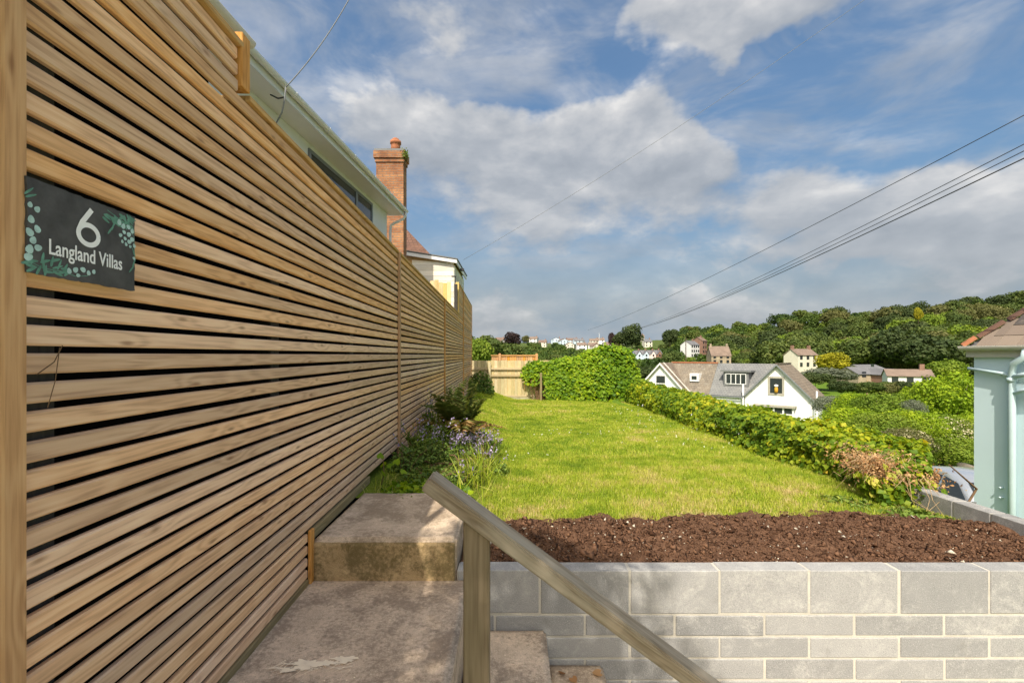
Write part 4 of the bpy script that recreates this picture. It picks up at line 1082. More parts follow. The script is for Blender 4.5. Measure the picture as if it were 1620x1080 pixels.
by = ob('bay_window', G().box(-1.55, 1.35, -.75, -.002, BASE, -5.1).box(-1.7, 1.5, -.9, -.003, -3.42, -3.25).mesh('bay_window', 'stone_frame'), wh)
for k_ in range(4):
    x0 = -1.5 + k_ * .73
    ob('glass_pane', G().box(x0, x0 + .58, -.70, -.66, -5.1, -3.42).mesh('glass_pane', 'glass'), by)
    ob('mullion', G().box(x0 + .585, x0 + .715, -.74, -.62, -5.1, -3.42).mesh('mullion', 'white_frame'), by)
ob('transom', G().box(-1.5, 1.3, -.76, -.715, -4.02, -3.92).mesh('transom', 'white_frame'), by)
hwin(S2 - .5, S2 + .45, -2.6, -1.05, 0, 'white_frame', 1, .10)
ob('transom', G().box(S2 - .5, S2 + .45, -.08, -.062, -1.88, -1.80).mesh('transom', 'white_frame'), wh)
dm = ob('dormer', G().box(-4.75, -2.55, .95, 2.9, -1.85, -.50).box(-5.0, -2.3, .80, 2.9, -.499, -.34).mesh('dormer', 'lead'), wh)
dw = hwin(-4.5, -2.8, -1.60, -.72, .945, 'white_frame', 4, .06)
sk = ob('skylight', G().box(-8.05, -7.15, 1.05, 1.9, -1.55, -.75).mesh('skylight', 'white_frame'), wh)
ob('glass_pane', G().box(-7.85, -7.35, 1.02, 1.045, -1.35, -1.0).mesh('glass_pane', 'glass'), sk)
for (x_, z1) in ((GW + .36, -1.9), (-GW - .1, -1.55)):
    ob('flue', G().tube([(x_, -.18, ZE - 4.5), (x_, -.18, z1)], .07, 8).mesh('flue', 'white_frame', True), wh)
ob('flashing', G().prism([(S2 + .1, ZR + .08), (S2 + .26, ZR + .08), (S2 + GW + .36, ZE + .02), (S2 + GW + .18, ZE + .02)], 1, .20, .23).mesh('flashing', 'gutter_cream'), wh)

# ---- fences at the end of the garden
bf = thing('board_fence', 'low weathered board fence closing the far end of the lawn beside the ivy', 'fence', (-1.45, 16.0, 0))
for k_ in range(26):
    x0 = k_ * .118
    chbox('board', x0, x0 + .112, .0 + .006 * (k_ % 2), .016 + .006 * (k_ % 2), -.36, .93 + random.uniform(-.012, .012), 'fence_back', bf, .002)
for z_ in (.60, .36): chbox('rail', -.02, 3.05, -.055, -.003, z_, z_ + .075, 'fence_back_x', bf, .004)
chbox('rail', -.02, 3.05, -.045, -.004, -.36, -.29, 'fence_back_x', bf, .004)
chbox('gravel_board', -.02, 3.05, -.035, .03, -.62, -.365, 'gravelboard', bf, .004)
for x_ in (.62, 2.36): chbox('post', x_, x_ + .085, -.11, -.056, -.7, .86 if x_ < 1 else .62, 'fence_back', bf, .004)
of = thing('orange_fence', 'newer orange stained board fence standing just beyond the weathered back fence', 'fence', (-.92, 20.5, 0))
for k_ in range(20):
    x0 = k_ * .102
    chbox('board', x0, x0 + .094, 0, .016, -1.2, 1.06, 'fence_orange', of, .002)
chbox('rail', -.03, 2.07, -.04, .05, 1.075, 1.125, 'fence_orange', of, .003)
for x_ in (.32, 1.98): chbox('post', x_, x_ + .10, -.09, -.003, -1.2, 1.19, 'fence_orange', of, .004)

# ---- overhead wires
def wire(name_label, pa, pb, r, sag, kind='cable'):
    o = thing('overhead_wire', name_label, 'wire', tuple(pa), group='overhead wires')
    pts = []
    for t in np.linspace(0, 1, 26):
        q = pa.lerp(pb, t); q.z -= sag * 4 * t * (1 - t); pts.append(q - pa)
    me = G().tube(pts, r, 5).mesh('strand', kind, True)
    ob('strand', me, o)
wire('lone thin wire slanting across the clouds from the clad outbuilding', P(733, 411, 17.5), P(1390, -16, 14.5), .0065, .25, 'cable_grey')
for k_, (xa, ya, yb, rr) in enumerate(((930, 522, 172, .012), (1003, 521, 218, .012), (1010, 520, 229, .012), (1012, 519, 241, .018))):
    wire(['highest of the wires fanning out over the right of the valley', 'upper of three close wires over the valley', 'middle of three close wires over the valley', 'thick lowest wire of three close together over the valley'][k_], P(xa, ya, 62), P(1640, yb, 11.5), rr, .5)

# ================================================================== far houses on the slopes
def simple_house(loc, rz, w_, dpt, hw, hr, wall_m, roof_m, label, group=None, front_gable=False, nx=3, storeys=2, chim=1, name='hillside_house', cat='house', nfg=0):
    o = thing(name, label, cat, loc, rz, group)
    if front_gable:
        ob('wall', G().prism([(-w_ / 2, -3), (w_ / 2, -3), (w_ / 2, hw), (0, hw + hr), (-w_ / 2, hw)], 1, 0, dpt).mesh('wall', wall_m), o)
        for sg in (-1, 1):
            sl = hr / (w_ / 2); e = sg * (w_ / 2 + .3)
            ob('roof', slab_from([(e, -.3, hw - .3 * sl + .12), (e, dpt + .3, hw - .3 * sl + .12), (0, dpt + .3, hw + hr + .12), (0, -.3, hw + hr + .12)], .15).mesh('roof', roof_m), o)
    else:
        ob('wall', G().prism([(0, -3), (dpt, -3), (dpt, hw), (dpt / 2, hw + hr), (0, hw)], 0, -w_ / 2, w_ / 2).mesh('wall', wall_m), o)
        for sg in (0, 1):
            ye = -.3 if sg == 0 else dpt + .3; sl = hr / (dpt / 2)
            ob('roof', slab_from([(-w_ / 2 - .2, ye, hw - .3 * sl + .12), (w_ / 2 + .2, ye, hw - .3 * sl + .12), (w_ / 2 + .2, dpt / 2, hw + hr + .12), (-w_ / 2 - .2, dpt / 2, hw + hr + .12)], .15).mesh('roof', roof_m), o)
        for k_ in range(nfg):
            cx = -w_ / 2 + w_ * (k_ + .5) / nfg; gw = w_ / nfg * .36
            ob('gable', G().prism([(cx - gw, -3), (cx + gw, -3), (cx + gw, hw), (cx, hw + hr * .85), (cx - gw, hw)], 1, -.8, dpt * .45).mesh('gable', wall_m), o)
            for sg in (-1, 1):
                ob('gable_roof', slab_from([(cx + sg * (gw + .2), -1.0, hw - .2), (cx + sg * (gw + .2), dpt * .45, hw - .2), (cx, dpt * .45, hw + hr * .85 + .12), (cx, -1.0, hw + hr * .85 + .12)], .12).mesh('gable_roof', roof_m), o)
    sh = hw / storeys
    for s_ in range(storeys):
        for i in range(nx):
            cx = -w_ / 2 + w_ * (i + .5) / nx
            yy = -.82 if nfg and nx == nfg else -.02
            ob('window', G().box(cx - .55, cx + .55, yy - .06, yy - .002, s_ * sh + .9, s_ * sh + 2.2).mesh('window', 'glass'), o)
    for i in range(chim):
        cx = (-w_ / 2 + .7) + (w_ - 1.4) * (i / max(1, chim - 1) if chim > 1 else .9)
        yy = dpt / 2
        ob('chimney', G().box(cx - .4, cx + .4, yy - .35, yy + .35, hw + hr * .3, hw + hr + 1.2).mesh('chimney', 'brick_far' if wall_m != 'stone_wall' else 'stone_wall'), o)
    return o
def on_ground(px, py, lo=60, hi=640):
    """where the sight line through a bearing and a dip meets the terrain"""
    ys = np.linspace(lo, hi, 1500); xs = (px - 810) * ys / 720; zs = CAMZ - (py - 561) * ys / 720
    hit = np.nonzero(terrain(xs, ys) >= zs)[0]
    i = hit[0] if len(hit) else len(ys) - 1
    return Vector((xs[i], ys[i], float(terrain(xs[i], ys[i]))))
HOUSES = []
def place(px, py, Y=None, **kw):
    v = on_ground(px, py) if Y is None else Vector(((px - 810) * Y / 720, Y, CAMZ - (py - 561) * Y / 720))
    if Y: v.z = max(v.z, float(terrain(v.x, v.y)) - .3)
    HOUSES.append((v.x, v.y, kw['w_'] / 2, v.z)); simple_house((v.x, v.y, v.z), **kw)
place(1278, 584, 146, rz=.35, w_=8.8, dpt=5, hw=4.6, hr=1.9, wall_m='cream_wall', roof_m='roof_far_brown', label='cream house with two chimneys at the foot of the wooded hill', chim=2, name='country_house')
place(1141, 577, 205, rz=-.1, w_=8.5, dpt=7, hw=4.2, hr=4.2, wall_m='stone_wall', roof_m='roof_far_brown', label='old brown stone house with tall end chimneys among the trees', chim=2, name='stone_house')
place(1100, 566, 262, rz=.6, w_=8, dpt=7, hw=7.5, hr=2.4, wall_m='pale_wall', roof_m='roof_far_grey', label='tall grey terrace block stepping up the wooded slope', storeys=3, nx=4, name='terrace_block')
place(1115, 560, 272, rz=.6, w_=4.5, dpt=7, hw=8, hr=2.2, wall_m='brick_far', roof_m='roof_far_red', label='orange brick block beside the tall grey terrace block', storeys=3, nx=2, name='brick_block')
place(1385, 602, 108, rz=.15, w_=9.4, dpt=6, hw=1.6, hr=1.5, wall_m='stone_wall', roof_m='roof_far_grey', label='long low dark slate roofed barn in the valley', storeys=1, nx=3, chim=0, name='barn', cat='barn')
place(1412, 602, 104, rz=.1, w_=2.9, dpt=6, hw=1.4, hr=1.2, wall_m='brick_far', roof_m='roof_far_grey', label='orange brick gable end joined to the slate barn', storeys=1, nx=1, chim=0, front_gable=True, name='brick_gable', cat='barn')
place(1440, 612, 96, rz=-.5, w_=7.5, dpt=5, hw=2.3, hr=1.3, wall_m='pale_wall', roof_m='roof_far_brown', label='white bungalow with brown roof right of the slate barn', storeys=1, nx=3, chim=1, name='bungalow', cat='bungalow')
place(1380, 588, 128, rz=.2, w_=7.5, dpt=5, hw=1.0, hr=.9, wall_m='pale_wall', roof_m='roof_far_grey', label='low pale shed roof just above the slate barn', storeys=1, nx=1, chim=0, name='farm_shed', cat='shed')
for k_, (px, wm) in enumerate(((1011, 'blue_wall'), (1022, 'blue_wall'), (1033, 'pink_wall'), (1043, 'brick_far'))):
    place(px, 577, 300, rz=.12, w_=4.6, dpt=8, hw=4.6, hr=2.6, wall_m=wm, roof_m='roof_far_grey', nfg=1, nx=1, chim=1,
          label=['pale blue gabled terraced house at the end of the row', 'pale blue gabled terraced house next to the pink one', 'pale pink gabled terraced house in the row', 'red brick terraced house closing the row'][k_], name='terraced_house', group='gabled terrace across the valley')
cols = ['pale_wall', 'cream_wall', 'render_white', 'blue_wall', 'pink_wall']
rf = ['roof_far_red', 'roof_far_brown', 'roof_far_grey']
rg = random.Random(21)
spec = [(758, 541, 9), (776, 541, 8), (791, 544, 10), (806, 541, 9), (826, 541, 8), (843, 543, 9), (866, 543, 10), (880, 544, 11), (893, 546, 11), (905, 545, 12), (917, 546, 12), (929, 545, 12), (940, 546, 10), (950, 545, 9), (962, 543, 9),
        (902, 553, 8), (921, 554, 9), (938, 554, 9), (944, 556, 7), (962, 553, 6), (768, 550, 7), (787, 549, 8), (1012, 540, 10), (1022, 535, 9), (1032, 537, 9), (1042, 533, 9), (1050, 534, 10), (1026, 549, 7), (1040, 527, 9), (1057, 529, 8),
        (985, 546, 8), (1000, 536, 8), (858, 549, 8)]
kinds = {}
for k_, (px, py, w_) in enumerate(spec):
    wm = 'blue_wall' if 880 <= px <= 935 and py < 549 else cols[rg.randrange(3)] if rg.random() < .8 else cols[rg.randrange(5)]
    rm = rf[rg.choices([0, 1, 2], [.4, .35, .25])[0]]
    fg = rg.random() < .35
    wn_ = {'pale_wall': 'pale grey', 'cream_wall': 'cream', 'render_white': 'white', 'blue_wall': 'pale blue', 'pink_wall': 'pinkish'}[wm]
    rn_ = {'roof_far_red': 'red', 'roof_far_brown': 'brown', 'roof_far_grey': 'grey'}[rm]
    lb = f'small {wn_} {"gable fronted " if fg else ""}house with {rn_} roof on the distant ridge'
    place(px, py, None, rz=rg.uniform(-.35, .35), w_=w_ * 1.02, dpt=7.5, hw=5.0, hr=2.5, wall_m=wm, roof_m=rm, label=lb, group='houses on the distant ridge', front_gable=fg, nx=2 if w_ < 10 else 3, chim=1)
for (px, py, lb) in ((948, 545, 'thin white mast on the ridge'),):
    v = on_ground(px, py); o = thing('mast', 'thin pale mast standing among the ridge houses', 'mast', tuple(v))
    ob('pole', G().tube([(0, 0, -2), (0, 0, 13)], .22, 5).mesh('pole', 'white_frame'), o)
v = P(1085, 576, 170); o = thing('telegraph_pole', 'slender wooden telegraph pole in front of the grey terrace block', 'pole', (v.x, v.y, float(terrain(v.x, v.y))))
ob('pole', G().tube([(0, 0, 0), (0, 0, 14)], [.2, .14], 6).mesh('pole', 'bark'), o); ob('crossarm', G().box(-.7, .7, -.06, .06, 13.2, 13.35).mesh('crossarm', 'bark'), o)
HOUSES.append((v.x, v.y, 1, -3.0))
v = P(1372, 615, 84); o = thing('timber_post', 'short pale timber pole by the hedge in front of the slate barn', 'pole', (v.x, v.y, float(terrain(v.x, v.y))))
ob('pole', G().tube([(0, 0, 0), (0, 0, 2.9)], [.16, .12], 6).mesh('pole', 'drystem'), o)

# ================================================================== trees
def crown_cloud(seed, lobes, per, leaf, tall=1.0, inner=.22):
    """leaf clumps on many lobes spread over a rounded crown, some leaves inside"""
    rg = np.random.default_rng(seed)
    Ps = []; Ns = []; Vv = []
    for i in range(lobes):
        k = (i + .5) / lobes; zz = 1 - 1.75 * k; a = i * 2.39996 + rg.uniform(-.4, .4); q = math.sqrt(max(0, 1 - zz * zz))
        rad = rg.uniform(.50, .78); c = np.array([q * math.cos(a), q * math.sin(a), zz * tall * .85]) * rad
        r = rg.uniform(.22, .38)
        d_ = unit(rg.normal(size=(per, 3)) + unit(c[None]) * .55)
        rr = r * rg.uniform(.80, 1.08, (per, 1)) * (1 + .15 * np.sin(d_[:, :1] * 7 + d_[:, 2:3] * 5))
        Ps.append(c + d_ * rr * np.array([1, 1, .85])); Ns.append(d_ + rg.normal(size=(per, 3)) * .42)
        Vv.append(np.clip(rg.uniform(.1, .9) * .6 + rg.uniform(0, .4, per), 0, 1))
    m = int(lobes * per * inner); d_ = unit(rg.normal(size=(m, 3))); rr = rg.uniform(.2, .75, (m, 1))
    Ps.append(d_ * rr * np.array([1, 1, tall * .85])); Ns.append(d_ + rg.normal(size=(m, 3)) * .5); Vv.append(rg.uniform(.2, .7, m))
    Pp = np.concatenate(Ps); Nn = np.concatenate(Ns); vv = np.concatenate(Vv)
    return Pp, Nn, leaf * rg.uniform(.65, 1.25, len(Pp)), vv
CROWN = []; CLOUD_LOD = []
for s_ in range(6):
    Pp, Nn, sz, vv = crown_cloud(100 + s_, 38, 80, .125, [1.0, 1.15, .85, 1.0, 1.3, .9][s_])
    CROWN.append(leaf_mesh('crown', Pp, Nn, sz, 'crown_green', vv, aspect=.9, rg=np.random.default_rng(s_)))
    CLOUD_LOD.append(crown_cloud(200 + s_, 22, 30, .20, [1.0, 1.15, .85, 1.0, 1.3, .9][s_]))
def cone_cloud(seed):
    rg = np.random.default_rng(seed); n = 1900
    h = rg.uniform(0, 1, n) ** .8; a = rg.uniform(0, 6.283, n); r = (1 - h) * .5 * (.75 + .25 * np.sin(h * 60)) * rg.uniform(.6, 1.05, n) + .02
    Pp = np.stack([r * np.cos(a), r * np.sin(a), h * 2 - 1], -1)
    return Pp, np.stack([np.cos(a), np.sin(a), .3 + 0 * a], -1) + rg.normal(size=(n, 3)) * .5, .10 * rg.uniform(.6, 1.2, n), rg.uniform(0, 1, n)
Pp, Nn, sz, vv = cone_cloud(5); CONE = leaf_mesh('crown', Pp, Nn, sz, 'crown_dark', vv, aspect=.6)
g = G().tube([(0, 0, -.6), (0, 0, .3), (.02, .01, .6), (.0, .03, .95)], [.055, .042, .034, .015], 7)
for k_ in range(6):
    a = k_ * 1.05 + .3; g.tube([(0, 0, .42 + .06 * k_), (.16 * math.cos(a), .16 * math.sin(a), .62 + .05 * k_), (.34 * math.cos(a), .34 * math.sin(a), .74 + .05 * k_)], [.026, .016, .006], 5)
TRUNK = g.mesh('trunk', 'bark', True)
def tree(x, y, z, h, r, kind, label, group=None, variant=None, name='broadleaf_tree', rgx=random, cone=False):
    o = thing(name, label, 'tree', (x, y, z), rgx.uniform(0, 6.28), group)
    t = ob('trunk', TRUNK, o); t.scale = (h * .42, h * .42, h * .70) if h > 3.1 else (h * .3, h * .3, h * .45)
    me = CONE if cone else CROWN[rgx.randrange(6) if variant is None else variant]
    c = ob('crown', me, o, (0, 0, h * .54 if not cone else h * .55)); c.scale = (r, r, h * .52)
    c.material_slots[0].link = 'OBJECT'; c.material_slots[0].material = M['crown_' + kind]
    return o
LBL = {'green': 'mid green broadleaf tree in the woods on the hillside', 'dark': 'dark green broadleaf tree in the woods on the hillside', 'olive': 'dull olive green tree in the woods on the hillside',
       'light': 'fresh light green tree in the woods on the hillside', 'yellow': 'yellow leaved tree on the valley slope', 'grey': 'silvery grey green tree on the valley side', 'copper': 'dark purple copper beech among the ridge houses'}
def blocks_house(x, y, r, ztop):
    for hx, hy, hw, hz in HOUSES:
        if (hx - x) ** 2 + (hy - y) ** 2 < (hw + 2 + r * .8) ** 2: return True
        if y < hy and abs(x * hy / y - hx) < hw + r * hy / y * .75:
            if (ztop - CAMZ) / y > (hz + 2.2 - CAMZ) / hy: return True
    return False
rgt = random.Random(77)
cand = []
yy = 100.0
while yy < 545:
    step = 6.6 + yy * .0105
    xx = -.16 * yy - 12
    while xx < 1.22 * yy + 12:
        x = xx + rgt.uniform(-.42, .42) * step; y = yy + rgt.uniform(-.42, .42) * step
        xx += step
        cy = float(np.interp(x, CR_X, CR_Y)); by = float(np.interp(x, BS_X, BS_Y))
        if y > cy + 12: continue
        z = float(terrain(x, y))
        u = x / y
        if y < by - 4:                                    # valley floor: open meadow with belts of trees
            bl = wave(x, y, .028)
            left = u < .27
            if not (left or bl > .42): continue
            if .24 < u < .29: continue
            if .60 < u < .75 and y < 150: continue
            if u > .70 and y < 125: continue
        h = rgt.choice([6.5, 8, 9.5, 11.5, 15]) * rgt.uniform(.9, 1.1) if y < 330 else rgt.uniform(7, 12)
        if left_low := (u < .27 and y < 260): h = rgt.uniform(5.5, 8.0)
        r = h * rgt.uniform(.42, .64)
        if y > cy - 22 and u < .36: h *= .62; r *= .8
        top_vis = True
        if blocks_house(x, y, r, z + h):
            h *= .5; r *= .8
            if blocks_house(x, y, r * .8, z + h):
                h *= .55; r *= .8
                if blocks_house(x, y, r * .7, z + h): continue
        kd = rgt.choices(['green', 'dark', 'olive', 'light'], [.42, .27, .20, .11])[0]
        cand.append((x, y, z, h, r, kd))
    yy += step * .92
# the nearest 280 in view stand as single trees; the canopy behind them is one mass
cand.sort(key=lambda c: c[1] / c[3])
ind, rest = cand[:285], cand[285:]
for (x, y, z, h, r, kd) in ind:
    tone = {'green': 'mid green', 'dark': 'dark green', 'olive': 'dull olive', 'light': 'fresh light green'}[kd]
    shape = 'small' if h < 5 else 'slim' if r / h < .45 else 'broad' if r / h > .54 else 'rounded'
    u = x / y
    by = float(np.interp(x, BS_X, BS_Y)); cy = float(np.interp(x, CR_X, CR_Y)); tt = (y - by) / (cy - by)
    where = ('on the valley floor' if tt < 0 else 'low on the wooded slope' if tt < .3 else 'halfway up the wooded slope' if tt < .65 else 'high on the wooded slope')
    mark = ('beyond the orange fence' if u < .10 else 'behind the ivy thicket' if u < .27 else 'by the gabled terrace' if u < .36 else 'around the tall grey terrace block' if u < .44 else 'around the stone house' if u < .53
            else 'above the slate dormer' if u < .60 else 'behind the cream country house' if u < .69 else 'past the yellow leaved tree' if u < .76 else 'behind the slate barn' if u < .86 else 'behind the white bungalow' if u < .95 else 'beside the mint house roof')
    tree(x, y, z - .3, h, r, kd, f'{shape} {tone} tree {where} {mark}', 'trees of the hillside woods', rgx=rgt)
Vs = []; Fs = []; vars_ = []; off = 0
kmap = {'green': .45, 'dark': .12, 'olive': .62, 'light': .85}
for i, (x, y, z, h, r, kd) in enumerate(rest):
    Pp, Nn, sz, vv = CLOUD_LOD[i % 6]
    a = rgt.uniform(0, 6.28); c_, s_ = math.cos(a), math.sin(a)
    R_ = np.array([[c_, -s_, 0], [s_, c_, 0], [0, 0, 1]])
    Q = (Pp @ R_.T) * np.array([r, r, h * .52]) + np.array([x, y, z + h * .52])
    V, F_ = leaves(Q, Nn @ R_.T, sz * r, aspect=.9, rg=rng)
    Vs.append(V); Fs.append(F_ + off); off += len(V)
    vars_.append(np.repeat(np.clip(kmap[kd] + (vv - .5) * .35, 0, 1), 2))
M['crown_wood'] = leafmat('crown_wood', [(0, (.036, .070, .015)), (.3, (.065, .110, .022)), (.5, (.092, .150, .024)), (.65, (.125, .150, .036)), (.85, (.15, .225, .026)), (1, (.19, .25, .03))], .30, .6, .25, 1.2)
ob('woodland_canopy', fast_mesh('woodland_canopy', np.concatenate(Vs), np.concatenate(Fs), 'crown_wood', np.concatenate(vars_)), kind='stuff', label='dense woodland canopy covering the far slopes and ridge', cat='woodland')

# trees that stand out
def tree_px(px, py_base, Y, h, r, kind, label, group=None, name='broadleaf_tree', variant=None, cone=False):
    x = (px - 810) * Y / 720; z = CAMZ - (py_base - 561) * Y / 720
    return tree(x, Y, z, h, r, kind, label, group, variant, name, rgt, cone)
tree_px(811, 551, 470, 17, 9.5, 'copper', 'rounded dark purple copper beech on the skyline', None, 'copper_beech')
tree_px(968, 550, 420, 15, 4.0, 'copper', 'narrow dark purple copper beech beside the ridge houses', None, 'copper_beech')
tree_px(1318, 592, 132, 6.0, 4.6, 'yellow', 'rounded yellow leaved tree beside the cream country house')
tree_px(1453, 512, 232, 9, 2.0, 'yellow', 'slim yellow tree glowing near the top of the wooded hill')
tree_px(1418, 590, 150, 15.5, 8.5, 'dark', 'broad dark tree standing at the foot of the wooded hill', variant=2)
tree_px(1462, 596, 140, 13.5, 9.0, 'dark', 'very large dark spreading tree behind the white bungalow', variant=5)
tree_px(1357, 588, 158, 12, 7, 'green', 'rounded mid green tree left of the broad dark tree', variant=0)
tree_px(1497, 612, 100, 6.5, 3.8, 'light', 'pale green rounded tree between the bungalow and the mint house')
tree_px(1000, 552, 380, 20, 9, 'dark', 'tall dark pine on the ridge left of the hilltop houses', variant=4)
tree_px(985, 552, 385, 16, 8, 'dark', 'dark cedar beside the tall pine on the ridge', variant=2)
tree_px(1060, 548, 330, 13, 6, 'dark', 'dark rounded tree right of the hilltop houses')
tree_px(770, 585, 40, 3.0, 1.9, 'green', 'leafy green tree behind the far end of the slatted fence', variant=1)
tree_px(756, 592, 30, 2.5, 1.1, 'light', 'light green shrub tree rising above the slatted fence end', variant=3)
tree_px(805, 582, 60, 3.4, 2.6, 'green', 'bushy tree beyond the orange fence', variant=0)
tree_px(1312, 607, 95, 3.6, 5.2, 'grey', 'wide grey green willow shrub below the yellow tree', variant=2)
tree_px(1290, 612, 88, 3.0, 3.2, 'dark', 'dark bush beside the grey willow shrub', variant=2)
tree_px(1022, 607, 150, 6.2, 6.2, 'dark', 'dark rounded thicket left of the white gabled house', variant=5)
tree_px(1041, 606, 160, 5.5, 5.2, 'dark', 'dark low thicket behind the white gabled house', variant=2)
for k_ in range(14):
    tree_px(1330 + k_ * 12, 622 + rgt.uniform(-2, 3) + (3 if k_ % 2 else 0), 76 + rgt.uniform(-3, 3), rgt.uniform(1.7, 2.4), rgt.uniform(1.6, 2.4), rgt.choice(['dark', 'green', 'olive']), ['low clipped field hedge bush', 'ragged field hedge bush', 'rounded field hedge bush', 'spreading field hedge bush'][k_ % 4] + [' before the grey willow shrub', ' in front of the slate barn', ' in front of the brick gable', ' before the white bungalow'][min(3, k_ // 4)], 'bushes of the field hedge', 'field_bush')

for k_, (px, py, hh_, lb) in enumerate(((1066, 536, 11, 'spreading dark tree right of the hilltop houses'), (1078, 537, 9, 'low rounded tree on the crest past the hilltop houses'), (1090, 533, 12, 'tall crest tree above the grey terrace block'), (1072, 548, 9, 'tree on the grassy gap below the crest'),
        (1084, 550, 8, 'small tree on the grassy gap beside the grey terrace block'), (1100, 530, 12, 'broad crest tree above the brick block'), (1060, 552, 8, 'small tree between the hilltop houses and the gabled terrace'), (1050, 556, 7, 'bush tree behind the gabled terrace'),
        (985, 540, 10, 'dark crest tree between the ridge houses and the cedar'), (995, 548, 9, 'rounded tree below the cedar on the ridge'), (870, 541, 8, 'skyline tree between two ridge houses beside the copper beech'), (832, 543, 9, 'skyline tree just past the rounded copper beech'),
        (780, 545, 9, 'skyline tree near the end of the slatted fence'), (850, 552, 8, 'tree below the ridge houses past the copper beech'), (975, 552, 8, 'tree at the foot of the narrow copper beech'))):
    q = on_ground(px, py); tree(q.x, q.y + 3, q.z - .5, hh_, hh_ * .55, ['dark', 'green', 'olive'][k_ % 3], lb, None, None, 'broadleaf_tree', rgt)

# ================================================================== bushes on the bank below the garden
BUSH = []
for s_ in range(4):
    Pp, Nn, sz, vv = crown_cloud(300 + s_, 46, 125, .072, [.9, .75, .8, 1.0][s_])
    BUSH.append(leaf_mesh('foliage', Pp, Nn, sz, 'crown_green', vv, aspect=.7, rg=np.random.default_rng(40 + s_)))
Pp, Nn, sz, vv = crown_cloud(350, 30, 55, .062, .8)
kk = Pp[:, 2] > -.1
BLOSSOM = leaf_mesh('blossom', Pp[kk] * 1.04, Nn[kk], sz[kk], 'cream_flower', vv[kk], aspect=.9)
g = G()
for k_ in range(9):
    a = k_ * .7; g.tube([(.05 * math.cos(a), .05 * math.sin(a), -1.1), (.25 * math.cos(a), .25 * math.sin(a), -.3), (.55 * math.cos(a), .55 * math.sin(a), .35)], [.014, .010, .005], 5)
BSTEM = g.mesh('stem', 'bark', True)
def bush(px, py, Y, rx, rz, kind, label, flowers=False, group=None, name='bank_shrub'):
    c = P(px, py, Y); R = rx * Y / 720; H = rz * Y / 720
    o = thing(name, label, 'shrub', (c.x, c.y, c.z - H * .9), rgt.uniform(0, 6.28), group)
    f = ob('foliage', BUSH[rgt.randrange(4)], o, (0, 0, H * .9)); f.scale = (R * 1.08, R * .95, H * 1.25)
    f.material_slots[0].link = 'OBJECT'; f.material_slots[0].material = M['crown_' + kind]
    s_ = ob('stem', BSTEM, o, (0, 0, H * .9)); s_.scale = (R, R, H * 1.5)
    if flowers:
        b_ = ob('blossom', BLOSSOM, o, (0, 0, H * .9)); b_.scale = (R * 1.08, R * .95, H * 1.25)
bush(1500, 632, 25, 58, 48, 'bright', 'big bright green rounded tree shrub beside the mint house')
bush(1455, 640, 27, 40, 30, 'light', 'fresh green shrub left of the big bright green one')
bush(1446, 648, 20, 17, 18, 'grey', 'small bluish grey shrub in the middle of the bank')
bush(1400, 645, 24, 52, 26, 'light', 'green shrub mass on the bank behind the hedge middle')
bush(1352, 640, 27, 34, 20, 'bright', 'yellowish green shrub to the right of the white gabled house')
bush(1312, 640, 32, 26, 18, 'grey', 'grey green shrub against the right wall of the white gabled house')
bush(1345, 668, 14, 50, 26, 'bright', 'yellow green shrub just over the hedge past the white gabled house')
bush(1395, 676, 12, 46, 30, 'light', 'light green shrub just over the hedge')
bush(1440, 672, 15, 48, 26, 'bright', 'bright shrub on the bank above the cream blossom')
bush(1432, 700, 10, 40, 24, 'olive', 'olive shrub sprinkled with cream blossom next to the dead vines', True)
bush(1488, 684, 16.5, 46, 30, 'light', 'green shrub covered in cream blossom near the mint house', True)
bush(1492, 712, 15.5, 52, 30, 'light', 'green shrub directly behind the parked car beyond the lane')
bush(1526, 684, 19, 40, 30, 'bright', 'bright green shrub close to the mint house wall')
bush(1500, 706, 17, 56, 22, 'bright', 'yellowish green shrub behind the parked car')
bush(1545, 712, 17, 36, 24, 'light', 'green shrub between the parked car and the mint house')
bush(1400, 720, 7.5, 50, 30, 'green', 'dark leafy shrub behind the end of the hedge')
bush(1330, 690, 9.5, 50, 26, 'light', 'leafy shrub behind the middle of the hedge')
bush(1560, 640, 32, 40, 50, 'light', 'tall green shrub hidden mostly behind the mint house')

